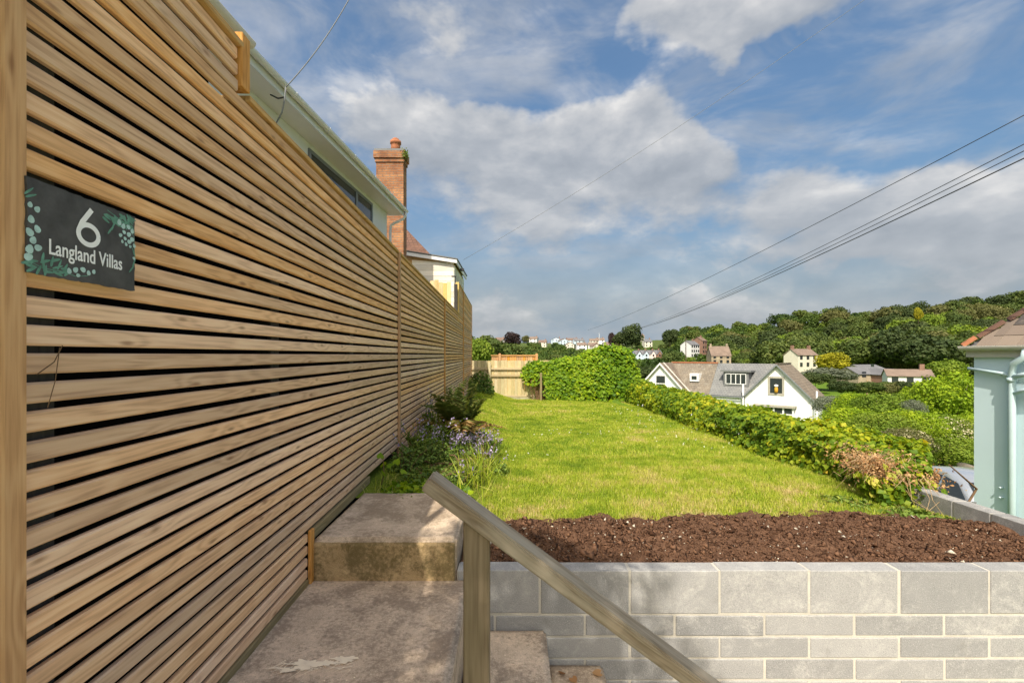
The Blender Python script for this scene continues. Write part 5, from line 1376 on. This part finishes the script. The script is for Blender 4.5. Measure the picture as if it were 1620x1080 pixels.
# ================================================================== hedge along the right of the lawn
HY = np.array([3.3, 4.0, 5.0, 6.5, 9.0, 12.0, 15.0]); HXc = np.array([3.30, 3.34, 3.40, 3.54, 3.80, 4.08, 4.3]); HT = np.array([.26, .38, .38, .31, .26, .24, .22])
hg = thing('ivy_hedge', 'low clipped ivy hedge running along the right side of the lawn', 'hedge', (3.5, 5.0, 0))
def hedge_leaves(n, y0, y1, size, powr, seed):
    rg = np.random.default_rng(seed)
    t = rg.uniform(0, 1, n) ** powr; y = y0 + (y1 - y0) * t
    xc = np.interp(y, HY, HXc); zt = np.interp(y, HY, HT); zb_ = lawn_z(np.minimum(xc - .4, 3.4), y) - .05
    th = rg.uniform(-.05, 1.0, n) * math.pi
    depth = 1 - np.abs(rg.normal(0, .13, n)); bump_ = 1 + .16 * wave(y * 1.0, th * 1.4, 2.4) + .10 * wave(y, th, 7.5)
    sq = lambda v, k: np.sign(v) * np.abs(v) ** k
    hw = np.interp(y, [3.3, 5, 15], [.40, .46, .52])
    x = xc - sq(np.cos(th), .75) * hw * depth * bump_
    zz = zb_ + (zt - zb_) * sq(np.clip(np.sin(th), 0, 1), .7) * depth * (1 + (bump_ - 1) * .8) + rg.normal(0, .012, n)
    Pp = np.stack([x, y, zz], -1)
    Nn = np.stack([-np.cos(th), rg.normal(0, .3, n) - .15, np.sin(th) + .25], -1) + rg.normal(size=(n, 3)) * .5
    sz = size(y) * rg.uniform(.55, 1.25, n)
    var = np.clip(.42 + .22 * wave(y, th * 1.2, 1.6) + rg.normal(0, .16, n) + .16 * (rg.uniform(0, 1, n) > .93), 0, 1)
    kk = x < 3.22 + (y - 3.5) * .88
    return Pp[kk] - np.array([3.5, 5.0, 0]), Nn[kk], sz[kk], var[kk]
A1 = hedge_leaves(17000, 3.45, 8.0, lambda y: .050 + .002 * y, 1.15, 1); A2 = hedge_leaves(13000, 7.6, 15.4, lambda y: .052 + .0028 * y, 1.0, 2)
Pp, Nn, sz, vv = [np.concatenate(q) for q in zip(A1, A2)]
f = ob('foliage', leaf_mesh('foliage', Pp, Nn, sz, 'hedge_leaf', vv, aspect=.85), hg, kind='stuff')
g = G()
for k_ in range(260):
    y = 3.5 + 11.5 * (k_ / 260); xc = float(np.interp(y, HY, HXc)) + random.uniform(-.25, .2); zb_ = float(lawn_z(min(xc, 3.4), y)) - .1
    g.tube([(xc - 3.5, y - 5, zb_), (xc - 3.5 + random.uniform(-.1, .1), y - 5 + random.uniform(-.1, .1), zb_ + .25), (xc - 3.5 + random.uniform(-.2, .2), y - 5 + random.uniform(-.2, .2), zb_ + .45)], [.012, .009, .004], 4)
ob('stems', g.mesh('stems', 'twig', fix=False), hg, kind='stuff')
# dead vines heaped over the near end of the hedge
dv_ = thing('dead_vine_heap', 'heap of cut brown vines with yellowing leaves at the near end of the hedge', 'vines', (3.2, 3.6, 0))
g = G(); rg = random.Random(4)
for k_ in range(520):
    t = rg.random(); cx = -.45 + .62 * t + rg.gauss(0, .06); cy = -.05 + .40 * t + rg.gauss(0, .13); cz = .30 - .20 * t + rg.gauss(0, .05)
    L = rg.uniform(.05, .22); a = rg.uniform(0, 6.28); sl = rg.gauss(-.15, .35)
    p0 = Vector((cx, cy, cz)); d_ = Vector((math.cos(a), math.sin(a) * .7, sl))
    p1 = p0 + d_ * L * .5 + Vector((0, 0, .025)); p2 = p0 + d_ * L + Vector((rg.gauss(0, .03), 0, -.03))
    r0 = rg.uniform(.0010, .0028)
    g.tube([p0, p1, p2], [r0, r0 * .8, r0 * .4], 4, caps=False)
for k_ in range(9):
    cx = rg.uniform(-.45, -.1); cy = rg.uniform(-.30, .0); g.tube([(cx, cy, .22), (cx + rg.gauss(0, .05), cy - .08, .10), (cx + rg.gauss(0, .08), cy - .14, -.02)], [.0022, .0018, .001], 4, caps=False)
ob('dead_stems', g.mesh('dead_stems', 'drystem', fix=False), dv_, kind='stuff')
n = 4200
t = rng.uniform(0, 1, n)
Pp = np.stack([-.45 + .75 * t + rng.normal(0, .08, n), -.05 + .40 * t + rng.normal(0, .13, n), .28 - .20 * t + rng.normal(0, .055, n)], -1)
ob('dead_leaves', leaf_mesh('dead_leaves', Pp, rng.normal(size=(n, 3)) + np.array([0, -.4, .6]), .026 * rng.uniform(.5, 1.3, n), 'dead_leaf', rng.uniform(0, 1, n), fold=.3, aspect=.55), dv_, kind='stuff')
n = 1500
t = rng.uniform(0, 1, n); Pp = np.stack([-.5 + .62 * t, -.16 + .22 * t + rng.normal(0, .08, n), rng.uniform(-.08, .20, n) - .08 * t], -1)
ob('green_leaves', leaf_mesh('green_leaves', Pp, rng.normal(size=(n, 3)) * .7 + np.array([0, -.9, .4]), .052 * rng.uniform(.5, 1.2, n), 'hedge_leaf', np.clip(rng.normal(.40, .2, n), 0, 1), aspect=.9), dv_, kind='stuff')
# big heart-shaped yellow leaves that can be told apart
def heart(s):
    o_ = [(0, -.12), (.30, -.34), (.52, -.12), (.46, .22), (.22, .48), (0, .68), (-.22, .48), (-.46, .22), (-.52, -.12), (-.30, -.34)]
    vs = [(0, 0, 0)] + [(x * s, y * s, .10 * s * abs(x) + .03 * s * y * y) for x, y in o_]
    return vs, [(0, i + 1, (i + 1) % 10 + 1) for i in range(10)]
HEARTS = []
for k_ in range(4):
    g = G(); vs, fs = heart(.052 + .006 * k_); g.add(vs, fs); me = g.mesh('leaf', 'yellow_leaf', True, fix=False)
    at_ = me.attributes.new('var', 'FLOAT', 'FACE'); at_.data.foreach_set('value', np.full(len(me.polygons), .2 + .2 * k_, np.float32)); HEARTS.append(me)
for k_ in range(46):
    x = rg.uniform(-.50, .14); z_ = .16 - .16 * (x + .4) + rg.gauss(0, .055); y = -.08 + rg.gauss(0, .04) + .34 * (x + .5)
    ob('leaf', HEARTS[k_ % 4], dv_, (x, y - .1, z_), rot=(rg.uniform(.7, 1.5), rg.uniform(-.5, .5), rg.uniform(-.8, .8)))

# ivy thicket over the end of the back fence
iv = thing('ivy_thicket', 'large glossy green ivy thicket swallowing the end of the back fence', 'ivy', (2.4, 15.4, 0))
n = 15000; rg_ = np.random.default_rng(9)
a = rg_.uniform(-1, 1, n); th = rg_.uniform(0, 1, n) * math.pi
Xc = 2.35 + 1.95 * a
topz = np.interp(a, [-1, -.85, -.6, -.35, -.1, .2, .5, .75, .9, 1], [.72, .95, .85, 1.02, 1.10, 1.32, 1.42, 1.38, 1.15, .55]); zb_ = lawn_z(np.clip(Xc, -1, 3.4), 15.2) - .1
thick_ = np.interp(a, [-1, -.7, 0, .8, 1], [.16, .35, .62, .6, .35])
bump_ = 1 + .13 * wave(Xc, th * 1.3, 2.1) + .09 * wave(Xc, th * 2, 6)
dep = 1 - np.abs(rg_.normal(0, .12, n))
sq = lambda v, k: np.sign(v) * np.abs(v) ** k
Y_ = 15.75 - sq(np.cos(th), .8) * thick_ * dep * bump_
Z_ = zb_ + (topz - zb_) * sq(np.sin(th), .62) * dep * (1 + (bump_ - 1) * .7)
ragged = rg_.uniform(0, 1, n) < .012; Z_ = np.where(ragged, Z_ + .12 * rg_.random(n), Z_)
lowcut = (a < -.62) & (Z_ < .05 + .9 * rg_.random(n)); kk = ~lowcut
Pp = np.stack([Xc + rg_.normal(0, .05, n), Y_, Z_], -1) - np.array([2.4, 15.4, 0])
Nn = np.stack([.25 * a, -np.cos(th) - .3, np.sin(th) * .8 + .2], -1) + rg_.normal(size=(n, 3)) * .42
vv = np.clip(.46 + .2 * wave(Xc, th, 1.6) + rg_.normal(0, .17, n), 0, 1)
ob('foliage', leaf_mesh('foliage', Pp[kk], Nn[kk], .115 * rg_.uniform(.55, 1.2, kk.sum()), 'ivy_leaf', vv[kk], aspect=.95, fold=.12), iv, kind='stuff')
g = G()
for k_ in range(70):
    x = random.uniform(-1.7, 1.8); g.tube([(x, .2, -.6), (x + random.uniform(-.2, .2), .25, .0), (x + random.uniform(-.3, .3), .2, .7)], [.02, .015, .006], 4)
ob('stems', g.mesh('stems', 'twig', fix=False), iv, kind='stuff')
chbox('garden_post', .94, 1.01, 15.30, 15.37, -.6, .52, 'base_board', None, .006, label='short pale post standing in front of the ivy thicket', cat='post')

# ================================================================== flower bed along the fence
def mound(name, x, y, r, h, n, size, m, label, vmean=.45, cat='plant', seed=0, aspect=.6, stems=14, group=None):
    z = float(lawn_z(x, y)) - .02; rg = np.random.default_rng(seed)
    o = thing(name, label, cat, (x, y, z), 0, group)
    d_ = unit(rg.normal(size=(n, 3))); d_[:, 2] = np.abs(d_[:, 2]); rad = rg.uniform(.35, 1.05, n) ** .6
    Pp = d_ * rad[:, None] * np.array([r, r, h])
    Nn = d_ * .7 + rg.normal(size=(n, 3)) * .6 + np.array([0, 0, .5])
    ob('foliage', leaf_mesh('foliage', Pp, Nn, size * rg.uniform(.5, 1.3, n), m, np.clip(rg.normal(vmean, .2, n), 0, 1), aspect=aspect), o, kind='stuff')
    g = G()
    for k_ in range(stems):
        a = rg.uniform(0, 6.28); q = rg.uniform(.2, .9)
        g.tube([(0, 0, 0), (q * r * .5 * math.cos(a), q * r * .5 * math.sin(a), h * .5), (q * r * math.cos(a), q * r * math.sin(a), h * .85)], [.004, .003, .0015], 4, caps=False)
    ob('stems', g.mesh('stems', 'twig', fix=False), o, kind='stuff')
    return o
mound('leafy_herb', -.74, 4.05, .25, .26, 1500, .035, 'herb', 'bushy green herb clump against the fence behind the concrete step', .42, seed=1)
mound('leafy_herb', -.80, 4.85, .24, .28, 1200, .035, 'herb', 'green leafy clump under the first cover strip of the fence', .5, seed=2)
mound('leafy_herb', -.52, 4.45, .26, .16, 1100, .032, 'herb', 'low straggly greenery in the middle of the flower bed', .35, seed=3)
mound('leafy_herb', -.40, 3.75, .17, .18, 700, .045, 'herb', 'small leafy weed just behind the handrail top', .6, seed=4)
mound('leafy_herb', -.22, 4.20, .20, .14, 800, .035, 'herb', 'leafy weeds edging the lawn by the purple flowers', .6, seed=5)
mound('leafy_herb', -.62, 5.55, .34, .22, 1200, .040, 'herb', 'green mound at the foot of the fern', .4, seed=6)
mound('leafy_herb', -.62, 3.50, .30, .14, 1300, .034, 'herb', 'low leafy growth between the trailing ivy and the bushy herb clump', .45, seed=21)
mound('leafy_herb', -.88, 3.75, .14, .22, 600, .034, 'herb', 'narrow leafy clump squeezed against the fence foot', .35, seed=22)
mound('shade_shrub', -1.0, 14.2, .45, .70, 1500, .085, 'herb', 'dark shrub in the shaded corner where the fences meet', .15, 'shrub', seed=7)
mound('trailing_ivy', -.66, 3.17, .37, .06, 1100, .055, 'ivy_leaf', 'trailing ivy leaves creeping over the back edge of the concrete step', .35, seed=8, aspect=.9, stems=6)
# a young broad-leaved weed by the fence
bw = thing('broadleaf_weed', 'young weed with broad pale leaves against the fence foot', 'plant', (-.955, 3.30, .19))
for k_, (dx, dy, dz, a, b) in enumerate(((.0, 0, .20, .3, .5), (.07, .02, .13, -.4, 1.0), (.13, -.05, .17, .2, -.3), (.04, -.06, .09, .5, 2.0), (.16, .03, .08, .1, .9), (.08, -.08, .045, -.2, 3.0), (.01, .05, .13, .3, 4.0))):
    g = G(); vs, fs = heart(.055); g.add(vs, fs); me = g.mesh('leaf', 'ivy_leaf', True, fix=False)
    at_ = me.attributes.new('var', 'FLOAT', 'FACE'); at_.data.foreach_set('value', np.full(10, .35 + .05 * k_, np.float32))
    ob('leaf', me, bw, (dx, dy, dz), rot=(.6 + a, a, b))
ob('stem', G().tube([(0, 0, -.03), (.03, -.01, .08), (.02, 0, .2)], [.004, .003, .002], 5).mesh('stem', 'twig', True), bw)
# fern
fn = thing('fern', 'tall half withered fern leaning over the flower bed', 'fern', (-.60, 5.30, .14))
rg_ = np.random.default_rng(31)
for k_ in range(22):
    a = k_ * 2.4 + rg_.uniform(-.3, .3); L = rg_.uniform(.50, .90); lean = rg_.uniform(.2, .7); dead = k_ % 3 == 2
    t = np.linspace(.12, 1, 26)
    if dead: lean = rg_.uniform(.9, 1.3)
    r = L * lean * t ** 1.4; zz = L * (t * (1.12 - lean * .45) - .42 * lean * t ** 3)
    C_ = np.stack([r * math.cos(a), r * math.sin(a), zz], -1); tan = np.gradient(C_, axis=0)
    sd = np.array([-math.sin(a), math.cos(a), 0]); Ps = []; Ts = []; Ns = []; S_ = []
    for sg in (-1, 1):
        wd = .15 * L / .6 * np.sin(np.clip(t * 1.02, 0, 1) * math.pi) ** .8 * (1.05 - .4 * t) + .012
        tip = sd * sg + unit(tan) * .45
        Ps.append(C_ + unit(tip) * wd[:, None] * .5 + rg_.normal(0, .004, C_.shape)); Ts.append(tip); S_.append(wd)
        Ns.append(np.cross(unit(tan), sd)[:, :] * 1.0 + rg_.normal(0, .25, C_.shape))
    me = leaf_mesh('frond', np.concatenate(Ps), np.concatenate(Ns), np.concatenate(S_), 'fern', np.clip(rg_.normal(.93 if dead else .48, .15, 52), 0, 1), aspect=.22, T=np.concatenate(Ts))
    ob('frond', me, fn, kind='stuff')
# bluebells
def bluebells(x, y, r, n_stem, h, label, seed):
    rg = np.random.default_rng(seed); z = float(lawn_z(x, y)) - .01
    o = thing('bluebell_clump', label, 'flowers', (x, y, z)); g = G(); Ps = []
    for k_ in range(n_stem):
        a = rg.uniform(0, 6.28); q = r * math.sqrt(rg.uniform(0, 1)); hx = rg.uniform(.65, 1.1) * h; le = rg.normal(0, .19, 2)
        b0 = Vector((q * math.cos(a), q * math.sin(a), 0)); b1 = b0 + Vector((le[0] * h * 2, le[1] * h * 2, hx))
        g.tube([b0, b0.lerp(b1, .5) + Vector((0, 0, .01)), b1], [.003, .0025, .0015], 4, caps=False)
        for j in range(11):
            t = .55 + .45 * rg.random(); p = b0.lerp(b1, t); Ps.append((p.x + rg.normal(0, .011), p.y + rg.normal(0, .011), p.z + rg.normal(0, .008)))
    Ps = np.array(Ps)
    ob('stems', g.mesh('stems', 'crown_bright', fix=False), o, kind='stuff')
    ob('blooms', leaf_mesh('blooms', Ps, rng.normal(size=Ps.shape), .021, 'purple', rg.uniform(0, 1, len(Ps)), aspect=.8), o, kind='stuff')
    n = n_stem * 6; a = rg.uniform(0, 6.28, n); q = r * rg.uniform(.1, 1.1, n)
    Pp = np.stack([q * np.cos(a), q * np.sin(a), h * rg.uniform(.05, .55, n)], -1); T_ = np.stack([np.cos(a) * .5, np.sin(a) * .5, .9 + 0 * a], -1)
    ob('leaves', leaf_mesh('leaves', Pp, rng.normal(size=(n, 3)), .16 * rg.uniform(.6, 1.2, n), 'herb', rg.uniform(.3, .9, n), aspect=.07, T=T_), o, kind='stuff')
bluebells(-.35, 4.95, .20, 42, .27, 'sunlit lilac bluebell clump at the lawn edge', 1)
bluebells(-.88, 4.35, .12, 22, .40, 'lilac bluebells against the fence beside the first cover strip', 2)
bluebells(-.97, 5.7, .16, 18, .52, 'taller lilac bluebells behind the fern along the fence', 3)
bluebells(-.68, 4.5, .17, 20, .26, 'faded bluebells above the bushy herb clump', 4)
bluebells(-.28, 4.35, .12, 16, .22, 'small bluebell group nearest the handrail at the lawn edge', 5)
bluebells(-.36, 3.62, .06, 5, .20, 'few single bluebells behind the handrail top', 6)
# fallen dry canes
fc = thing('dry_canes', 'arched dry brown canes lying in the flower bed', 'canes', (-.55, 4.0, .14))
for k_, pts in enumerate(([(-.25, .1, .02), (-.1, .05, .10), (.05, -.05, .12), (.16, -.25, .06), (.18, -.45, .0)], [(-.05, .3, .0), (.1, .1, .05), (.2, .2, .03), (.35, .3, .06)], [(-.3, -.2, .0), (-.1, -.1, .06), (.1, .0, .03)], [(0, .9, .16), (.1, .8, .20), (.22, .78, .12)])):
    ob('cane', G().tube(pts, .006, 5).mesh('cane', 'twig', True), fc)

g = G(); rg = random.Random(6)
for k_ in range(90):
    cx = rg.uniform(-.40, .38); cy = rg.uniform(-.55, 1.1); L = rg.uniform(.08, .32); a = rg.uniform(0, 6.28); up = rg.uniform(.1, .9)
    p0 = Vector((cx, cy, .0)); p2 = p0 + Vector((math.cos(a) * L * .7, math.sin(a) * L * .7, L * up)); p1 = p0.lerp(p2, .5) + Vector((0, 0, .04))
    r0 = rg.uniform(.0012, .003); g.tube([p0, p1, p2], [r0, r0 * .8, r0 * .4], 4, caps=False)
ob('dry_stems', g.mesh('dry_stems', 'twig', fix=False), fc, kind='stuff')

# ================================================================== grass
def blades(n, y0, y1, ww, hh, seed, xlo=-1.3):
    rg = np.random.default_rng(seed)
    y = rg.uniform(y0, y1, n); x = rg.uniform(xlo, 3.75, n)
    fx = FX - .0278 * y + .03
    ok = (x > fx) & (x < np.interp(y, HY, HXc) - .12) & (y > soil_edge(x) - .015 + .05 * rg.normal(size=n) * (rg.random(n) < .3)) & ~((x < -.26) & (y < 3.06)) & (y < 15.9)
    ok &= ~((x < -.22 - .06 * wave(x, y, 6)) & (y < 6.0) & (rg.random(n) < .93))
    bare = (y < soil_edge(x) + .25) & (rg.random(n) < .45) & (wave(x, y, 5) > .0); ok &= ~bare
    x, y = x[ok], y[ok]; n = len(x); z = lawn_z(x, y)
    bed = np.clip((-.30 - x) / .2, 0, 1) * (y < 6.2)
    a = rg.uniform(0, 6.283, n); patch = wave(x, y, 1.5); p2 = wave(x, y, 5.0) + 1.1 * wave(x, y, 11.0, z=1.) + .5 * wave(y, x, 30.)
    h = hh * .8 * rg.uniform(.45, 1.2, n) * (1 + .35 * patch) * (1 + .5 * (x < -.9)); lean = rg.normal(0, .9, n)
    dx, dy = np.cos(a), np.sin(a); w_ = ww * rg.uniform(.6, 1.3, n)
    ox, oy = np.cos(a + 1.57) * w_ / 2, np.sin(a + 1.57) * w_ / 2
    m1 = .5 * h; bx = dx * lean * h * .30; by_ = dy * lean * h * .30; tx = dx * lean * h * .95; ty = dy * lean * h * .95; tz = h * np.clip(1 - .35 * np.abs(lean), .35, 1)
    V = np.stack([np.stack([x - ox, y - oy, z - .004], -1), np.stack([x + ox, y + oy, z - .004], -1), np.stack([x + bx + ox * .8, y + by_ + oy * .8, z + m1], -1), np.stack([x + bx - ox * .8, y + by_ - oy * .8, z + m1], -1), np.stack([x + tx, y + ty, z + tz], -1)], 1).reshape(-1, 3)
    i = np.arange(n)[:, None] * 5
    F = np.concatenate([i + np.array([[0, 1, 2]]), i + np.array([[0, 2, 3]]), i + np.array([[3, 2, 4]])], 1).reshape(-1, 3)
    near = sstep((4.6 - y) / 2.0)
    var = .43 + .22 * patch + .19 * p2 + rg.normal(0, .11, n) + .16 * near + .34 * near * np.clip(wave(x, y, 3.3), 0, 1) + (rg.random(n) < .05 + .07 * near) * .32 + .22 * np.clip((soil_edge(x) + .16 - y) / .16, 0, 1)
    return V, F, np.repeat(np.clip(var, 0, 1), 3)
Vs = []; Fs = []; vr = []; off = 0
for args in ((150000, 2.7, 5.2, .0036, .050, 1), (105000, 5.0, 9.2, .0055, .055, 2), (80000, 9.0, 16.0, .010, .062, 3)):
    V, F_, v_ = blades(*args); Vs.append(V); Fs.append(F_ + off); vr.append(v_); off += len(V)
ob('grass', fast_mesh('grass', np.concatenate(Vs), np.concatenate(Fs), 'grass', np.concatenate(vr)), kind='stuff', label='uneven sunlit lawn grass with straw coloured patches', cat='grass')
# tall grass at the edge of the bed
n = 260; rg_ = np.random.default_rng(5)
x = rg_.normal(-.27, .07, n); y = rg_.normal(3.75, .28, n); a = rg_.uniform(0, 6.28, n); L = rg_.uniform(.14, .34, n)
Pp = np.stack([x + .2 * L * np.cos(a), y + .2 * L * np.sin(a), lawn_z(x, y) + L * .47], -1)
T_ = np.stack([np.cos(a) * .4, np.sin(a) * .4, 1 + 0 * a], -1)
ob('tall_grass', leaf_mesh('tall_grass', Pp, rg_.normal(size=(n, 3)), L, 'grass', np.clip(rg_.normal(.45, .2, n), 0, 1), aspect=.028, T=T_, fold=.0), kind='stuff', label='tuft of tall grass at the bed edge behind the handrail', cat='grass')
# white clover heads
n = 500; x = rg_.uniform(-.2, 3.2, n); y = rg_.uniform(3.4, 14, n); ok = (wave(x, y, .9) > .15) & (x < np.interp(y, HY, HXc) - .5); x, y = x[ok], y[ok]; n = len(x)
Pp = np.repeat(np.stack([x, y, lawn_z(x, y) + .05], -1), 4, 0) + rg_.normal(0, .004, (n * 4, 3))
ob('clover_heads', leaf_mesh('clover_heads', Pp, rg_.normal(size=(n * 4, 3)) + np.array([0, 0, .6]), np.repeat(.008 + .0007 * y, 4), 'white_flower', rg_.uniform(0, 1, n * 4), aspect=1.0), kind='stuff', label='scattered white clover heads in the lawn', cat='flowers')
# weeds spilling from the vine heap onto the soil
mound('creeping_weed', 2.72, 3.05, .26, .07, 600, .045, 'herb', 'creeping weeds where the lawn meets the soil beside the boundary wall', .5, seed=12, aspect=.5)
mound('creeping_weed', 2.45, 3.35, .22, .06, 350, .045, 'herb', 'sparse weeds below the heap of dead vines', .45, seed=13, aspect=.4)
# dead leaves on the stair
rg = random.Random(2)
for k_ in range(5):
    me = HEARTS[k_ % 4]
    o = ob('fallen_leaf', me, None, (.22 + .06 * k_ + rg.uniform(-.02, .02), 2.14 + rg.uniform(-.07, .07), -.408), rot=(rg.uniform(-.3, .3), rg.uniform(-.3, .3), rg.uniform(0, 6)), label='curled dry leaf lying on the lower stair tread', cat='leaf', group='fallen leaves on the stair')
    o.scale = (.7, .7, .7); o.material_slots[0].link = 'OBJECT'; o.material_slots[0].material = M['dead_leaf']

# ================================================================== tree behind the camera whose shade falls on the block wall
sx_, sy_ = SUN.x, SUN.y
t_ = 4.6; cc = Vector((.10, 2.286, -.66)) + SUN * t_
tr = thing('garden_tree', 'small garden tree standing behind the viewpoint beside the fence', 'tree', (cc.x - .2, cc.y - .3, -.3))
n = 5200
Pp, Nn, sz, vv = crown_cloud(900, 30, 170, .07, 1.0)
ob('crown', leaf_mesh('crown', Pp * np.array([.85, .85, .85]), Nn, sz, 'crown_green', vv, aspect=.6), tr, (.2, .3, cc.z + .3))
ob('trunk', G().tube([(0, 0, 0), (.05, 0, 1.8), (.15, .2, 3.4), (.2, .3, cc.z + .2)], [.08, .065, .05, .02], 8).mesh('trunk', 'bark', True), tr)
